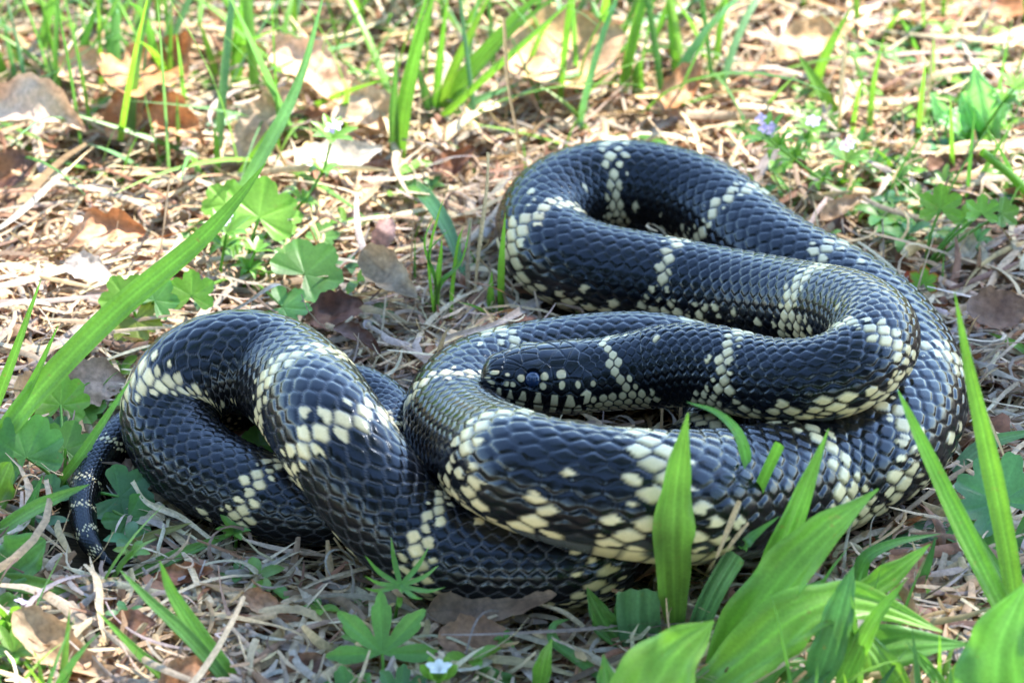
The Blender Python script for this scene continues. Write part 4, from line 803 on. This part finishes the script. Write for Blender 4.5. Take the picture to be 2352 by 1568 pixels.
for u, v, R in [(2110, 470, 48), (2060, 420, 45), (2010, 380, 42), (2170, 420, 40), (2090, 380, 40), (2240, 560, 45), (1700, 300, 34), (2300, 440, 45), (1980, 330, 40), (2060, 540, 42), (1900, 290, 40), (2190, 340, 36), (2030, 480, 46)]:
    whorl_sprig('small whorled sprig in the green mat beyond the far loop', [at(u+25, v+45, 0), aty(u+10, v+20, at(u+25, v+45)[1]), aty(u, v, at(u+25, v+45)[1])], (.55, 1), R, jit(G2, .1), group='sprigs of the green mat')
whorl_sprig('sprig beside the soft oval-leaved weed', [at(2200, 370), aty(2245, 320, at(2200, 370)[1]), aty(2300, 240, at(2200, 370)[1]), aty(2330, 205, at(2200, 370)[1])], (.35, .7, 1), 50, fl=())
whorl_sprig('low sprig below the bright lobed leaves', [at(560, 660), at(570, 620, .008), at(585, 580, .014)], (.5, 1), 50, G1)
b0 = at(990, 745)
tuft('pine_seedling', 'feathery needle-leaved seedling between the curled grey leaf and the coils', [([(1000, 745, 0), (985, 600, 0), (1005, 500, 2), (1020, 455, 4)], 7, G3, {}), ([(1000, 745, 0), (1000, 650, 0), (975, 560, 0), (1000, 490, 2)], 7, G1), ([(1000, 745, 0), (1010, 660, 0), (1060, 600, 0), (1082, 505, 0)], 7, G1), ([(1000, 745, 0), (1005, 650, 0), (1012, 590, 0), (1015, 550, 0)], 14, G3),
 ([(1000, 745, 0), (1010, 650, 0), (1050, 610, -2), (1060, 540, 0)], 7, G2), ([(1000, 745, 0), (1000, 640, 0), (985, 580, 0), (1040, 520, 2)], 6, G2), ([(1035, 735, 0), (1040, 650, 0), (1052, 560, 0), (1065, 520, 0)], 10, G1)], 'seedling')
# white blossom low in the foreground
fb = at(1005, 1640); t = thing('white_blossom', 'small white blossom on a green cup beside the fan-shaped leaf', 'flower', fb)
part('stem', tube([fb, aty(1005, 1600, fb[1]), aty(1008, 1560, fb[1])], .8, .8, G1), M_GREEN, t)
for k in range(6):
    a = k/6*2*math.pi; c = aty(1008, 1560, fb[1]); part('sepal', blade([c, c+np.array([math.cos(a)*.004, math.sin(a)*.003, .003]), c+np.array([math.cos(a)*.006, math.sin(a)*.005, .006])], 3.6, G3*1.2, n=8, kind='oval', face=(0, -.4, .8)), M_GREEN, t)
for k in range(5):
    a = k/5*2*math.pi+.3; c = aty(1008, 1545, fb[1]); part('petal', blade([c, c+np.array([math.cos(a)*.002, math.sin(a)*.002, .002]), c+np.array([math.cos(a)*.0045, math.sin(a)*.004, .0028])], 3.0, (.8, .8, .78), n=8, kind='oval', face=(0, -.2, .9)), M_PETAL, t)

# ------------------------------------------------------------------ short grass too fine to count
def grass(N, fx, fy, lo, hi, wlo, whi, cols, keep=None, lean=.35):
    x = fx(N); y = fy(N); n = 7
    if keep is not None: k = keep(x, y); x, y = x[k], y[k]; N = len(x)
    L = RNG.uniform(lo, hi, N); h = RNG.uniform(0, 2*math.pi, N); ln = np.abs(RNG.normal(0, lean, N)); cv = np.abs(RNG.normal(.4, .5, N))
    t = np.linspace(0, 1, n)[None]; el = math.pi/2-ln[:, None]-cv[:, None]*t
    dr = np.cumsum(np.cos(el), 1)/n*L[:, None]; dz = np.cumsum(np.sin(el), 1)/n*L[:, None]
    P = np.stack([x[:, None]+np.cos(h)[:, None]*dr, y[:, None]+np.sin(h)[:, None]*dr, ground_z(x, y)[:, None]+dz-.001], -1)
    bad = np.zeros(N, bool)
    for c in range(n): bad |= inside_snake(P[:, c], .001)
    P = P[~bad]; h = h[~bad]; N = len(P)
    T = nrm(np.gradient(P, axis=1)); az = h+math.pi/2+RNG.normal(0, .6, N); sd = np.stack([np.cos(az), np.sin(az), 0*az], -1)[:, None]+0*T
    w = RNG.uniform(wlo, whi, N)[:, None]*np.clip((1-t)/.6, 0.02, 1)**.8/2
    nn = np.cross(sd, T)
    V = np.stack([P-sd*w[..., None], P-nn*w[..., None]*.4, P+sd*w[..., None]], 2)
    base = (np.arange(N)*n*3)[:, None, None]; i = np.arange(n-1)[None, :, None]*3; j = np.arange(2)[None, None]
    a = base+i+j; F = np.stack([a, a+1, a+4, a+3], -1).reshape(-1, 4)
    c = np.asarray(cols)[RNG.integers(0, len(cols), N)]*RNG.uniform(.8, 1.2, (N, 1))*RNG.uniform(.92, 1.08, (N, 3))
    return V.reshape(-1, 3), F, np.broadcast_to(c[:, None, None], (N, n, 3, 3)).reshape(-1, 3)
U = RNG.uniform
def dens(x, y): return RNG.random(len(x)) < np.clip(.25+.9*noise(np.stack([x, y, 0*x], -1), 22, 1), 0, 1)
single('meadow_grass', join(
  grass(1500, lambda n: U(-.42, .10, n), lambda n: U(.13, .50, n), U(.03, .04), .12, .0012, .0044, [G1, G2, G3, GB], lambda x, y: y > .15+.4*np.maximum(0, x+.05)+.03*noise(np.stack([x, y, 0*x], -1), 25, 1), lean=.8),
  grass(900, lambda n: U(-.5, .5, n), lambda n: U(.30, .75, n), .03, .09, .0012, .004, [G1, G2, G3, G4]),
  grass(260, lambda n: U(.02, .42, n), lambda n: U(.10, .32, n), .02, .06, .0012, .0035, [G1, G3, G2], dens),
  grass(420, lambda n: U(-.3, .3, n), lambda n: U(-.24, .3, n), .008, .028, .0006, .002, [G1, G2, G4], dens),
  grass(150, lambda n: U(.08, .3, n), lambda n: U(-.3, -.17, n), .02, .06, .002, .005, [G1, G2, G4]),
  grass(110, lambda n: U(-.22, -.135, n), lambda n: U(-.24, -.165, n), .012, .05, .0015, .004, [G1, G2, G3], lean=.7), grass(280, lambda n: U(-.3, -.135, n), lambda n: U(-.2, .02, n), .015, .05, .0015, .0045, [G1, G2, G3], dens)),
  M_GREEN, 'short green grass blades scattered through the dry litter', 'grass', (0, 0, 0), kind='stuff')
single('dry_stubble', join(grass(900, lambda n: U(-.28, .30, n), lambda n: U(-.02, .42, n), .012, .045, .0008, .0022, PAL[[0, 1, 2, 5, 6]], dens, lean=.5),
  grass(300, lambda n: U(-.28, .30, n), lambda n: U(-.22, .0, n), .006, .018, .0008, .002, PAL[[0, 1, 2, 5, 6]], dens, lean=.6)), M_DRY,
  'short standing stubble of dry straw between the green blades', 'stubble', (0, 0, 0), kind='stuff')
def mat_leaves(N, xr, yr):
    g = []
    for k in range(N):
        x, y = U(*xr), U(*yr)
        if dens(np.array([x]), np.array([y]))[0] and not inside_snake(np.array([[x, y, .006]]), .006)[0]:
            c = np.array([x, y, U(.003, .012)]); a = U(0, 6.28); ln = U(.004, .010)
            for q in range(int(U(2, 5))):
                a += 1.4; d = np.array([math.cos(a), math.sin(a), U(-.1, .5)])
                g.append(blade([c, c+d*ln*.5+[0, 0, .001], c+d*ln], ln*450, jit([G1, G2, G4, G3][k % 4], .1), n=6, kind='oval', m=3, face=(0, -.2, 1)))
    return join(*g)
single('weed_seedlings', join(mat_leaves(260, (.09, .30), (.08, .26)), mat_leaves(140, (-.28, -.02), (-.02, .16)), mat_leaves(200, (-.28, .28), (-.24, -.12)), mat_leaves(330, (-.24, -.125), (-.24, .02))),
       M_GREEN, 'scattered tiny green weed seedlings in the litter', 'weeds', (0, 0, 0), kind='stuff')

# ------------------------------------------------------------------ unseen tree, its crown shaped to dapple the light (it stands behind and to the right, above the view)
def tree():
    hgt = 7.5; cen = SUND*hgt; foot = np.array([4.6, -.9, -.02])
    t = thing('shade_tree', 'broad leafy tree out of view, crown shaped to shade the snake', 'tree', foot)
    top = np.array([2.6, -.2, 6.2])
    part('trunk', tube([foot, foot+[-.1, .05, 1.6], foot+[-.35, -.2, 3.2], (foot+top)/2+[0, 0, 1.2], top], 170, 40, (.10, .075, .055), n=24, m=14), M_BARK, t)
    tips = []
    for k in range(22):
        a = RNG.uniform(0, 6.28); e = np.array([1.3, .2, 5.6])+np.array([math.cos(a)*RNG.uniform(.6, 2.4), math.sin(a)*RNG.uniform(.6, 1.8), RNG.uniform(-.7, .8)])
        st = foot+(top-foot)*RNG.uniform(.5, .95); ps = spline([st, (st+e)/2+[0, 0, .25], e], 14); gs_ = ps-SUND*(ps[:, 2]/SUND[2])[:, None]
        if np.hypot(gs_[:, 0], gs_[:, 1]-.3).min() < .42: continue
        part('limb', tube([st, (st+e)/2+[0, 0, .25], e], 16, 4, (.10, .075, .055), n=10, m=7), M_BARK, t); tips.append(e)
    N = 17000
    p = np.array([1.3, .2, 5.6])+RNG.normal(0, 1, (N, 3))*np.array([1.7, 1.25, .7])
    g = p-SUND*((p[:, 2]-.03)/SUND[2])[:, None]                      # where its shadow falls
    ytop = .105+.10*sstep(0, .16, g[:, 0]); yc = (ytop-.22)/2
    shade = 1/(1+((g[:, 0]-.03)/.33)**8+((g[:, 1]-yc)/((ytop+.22)/2))**8)
    gaps = 0*shade
    for gx_, gy_, r in GAPS: gaps = np.maximum(gaps, np.exp(-(((g[:, 0]-gx_)**2+(g[:, 1]-gy_)**2)/r**2)**2))
    near = (np.abs(g[:, 0]) < .6) & (g[:, 1] > -.5) & (g[:, 1] < .7)
    keep = np.where(near, RNG.random(N) < np.clip(.95*shade-.01, 0, 1)*(1-gaps), RNG.random(N) < .8)
    p = p[keep]
    M = 240
    gx2 = RNG.normal(.0, .20, M); gy2 = np.minimum(RNG.normal(-.05, .085, M), .1)
    ok = np.ones(M, bool)
    for gx_, gy_, r in GAPS: ok &= np.hypot(gx2-gx_, gy2-gy_) > r
    h = RNG.uniform(4.9, 6.6, M)/SUND[2]; p2 = np.stack([gx2, gy2, 0*gx2+.03], -1)+SUND*h[:, None]; p = np.vstack([p, p2[ok]])  # extra leaves added so their shadows cover the snake
    N = len(p); s = nrm(RNG.normal(0, 1, (N, 3))); f = nrm(np.cross(s, RNG.normal(0, 1, (N, 3)))); ln = RNG.uniform(.07, .13, N)[:, None]
    V = np.stack([p-f*ln*.6, p+s*ln*.32, p+f*ln*.6, p-s*ln*.32], 1).reshape(-1, 3); F = np.arange(N*4).reshape(-1, 4)
    part('crown', (V, F, np.repeat(np.array([.07, .13, .03])*RNG.uniform(.7, 1.3, (N, 1)), 4, 0)), M_GREEN, t)
GAPS = [(-.10, -.16, .03), (.12, -.20, .03), (-.17, .06, .06), (.03, .03, .02), (-.06, -.07, .018), (-.185, -.06, .045), (-.18, -.19, .045)]
tree()
def back_trees():                          # unseen row of trees, added to keep the low sky off the near flanks
    foot = np.array([-.6, -5.2, -.05]); t = thing('sky_block_tree', 'dense leafy tree added out of view to block the low sky', 'tree', foot, 'added trees that block the low sky')
    parts = [part('trunk', tube([foot, foot+[.05, 0, 1.2], foot+[-.05, .1, 2.6], foot+[.1, 0, 4.6]], 140, 50, (.09, .07, .05), n=14, m=12), M_BARK, t)]
    for k in range(9):
        a = k*2.4; e = foot+np.array([math.cos(a)*1.2, math.sin(a)*1.0, 1.8+k*.42]); st = foot+np.array([0, 0, 1.0+k*.36])
        parts.append(part('limb', tube([st, (st+e)/2+[0, 0, .15], e], 40, 8, (.09, .07, .05), n=8, m=7), M_BARK, t))
    N = 7000; d = nrm(RNG.normal(0, 1, (N, 3)))*(RNG.random((N, 1))**.45)
    p = foot+np.array([0, 0, 3.3])+d*np.array([1.7, 1.35, 3.0])*(1+.18*noise(d, 3, 0)[:, None])
    p[:, 2] = np.maximum(p[:, 2], .25)
    sv = nrm(RNG.normal(0, 1, (N, 3))); f = nrm(np.cross(sv, RNG.normal(0, 1, (N, 3)))); ln = RNG.uniform(.10, .2, N)[:, None]
    V = np.stack([p-f*ln*.6, p+sv*ln*.4, p+f*ln*.6, p-sv*ln*.4], 1).reshape(-1, 3)
    parts.append(part('crown', (V, np.arange(N*4).reshape(-1, 4), np.repeat(np.array([.045, .085, .02])*RNG.uniform(.6, 1.4, (N, 1)), 4, 0)), M_GREEN, t))
    for x, y, rz in [(-3.6, -4.4, 1.1), (2.5, -4.9, 2.3), (5.0, -3.2, 4.0), (-5.6, -1.9, 5.2)]:
        c = t.copy(); COL.objects.link(c); c.location = (x, y, -.05); c.rotation_euler = (0, 0, rz)
        for q in parts: d_ = q.copy(); COL.objects.link(d_); d_.parent = c
back_trees()
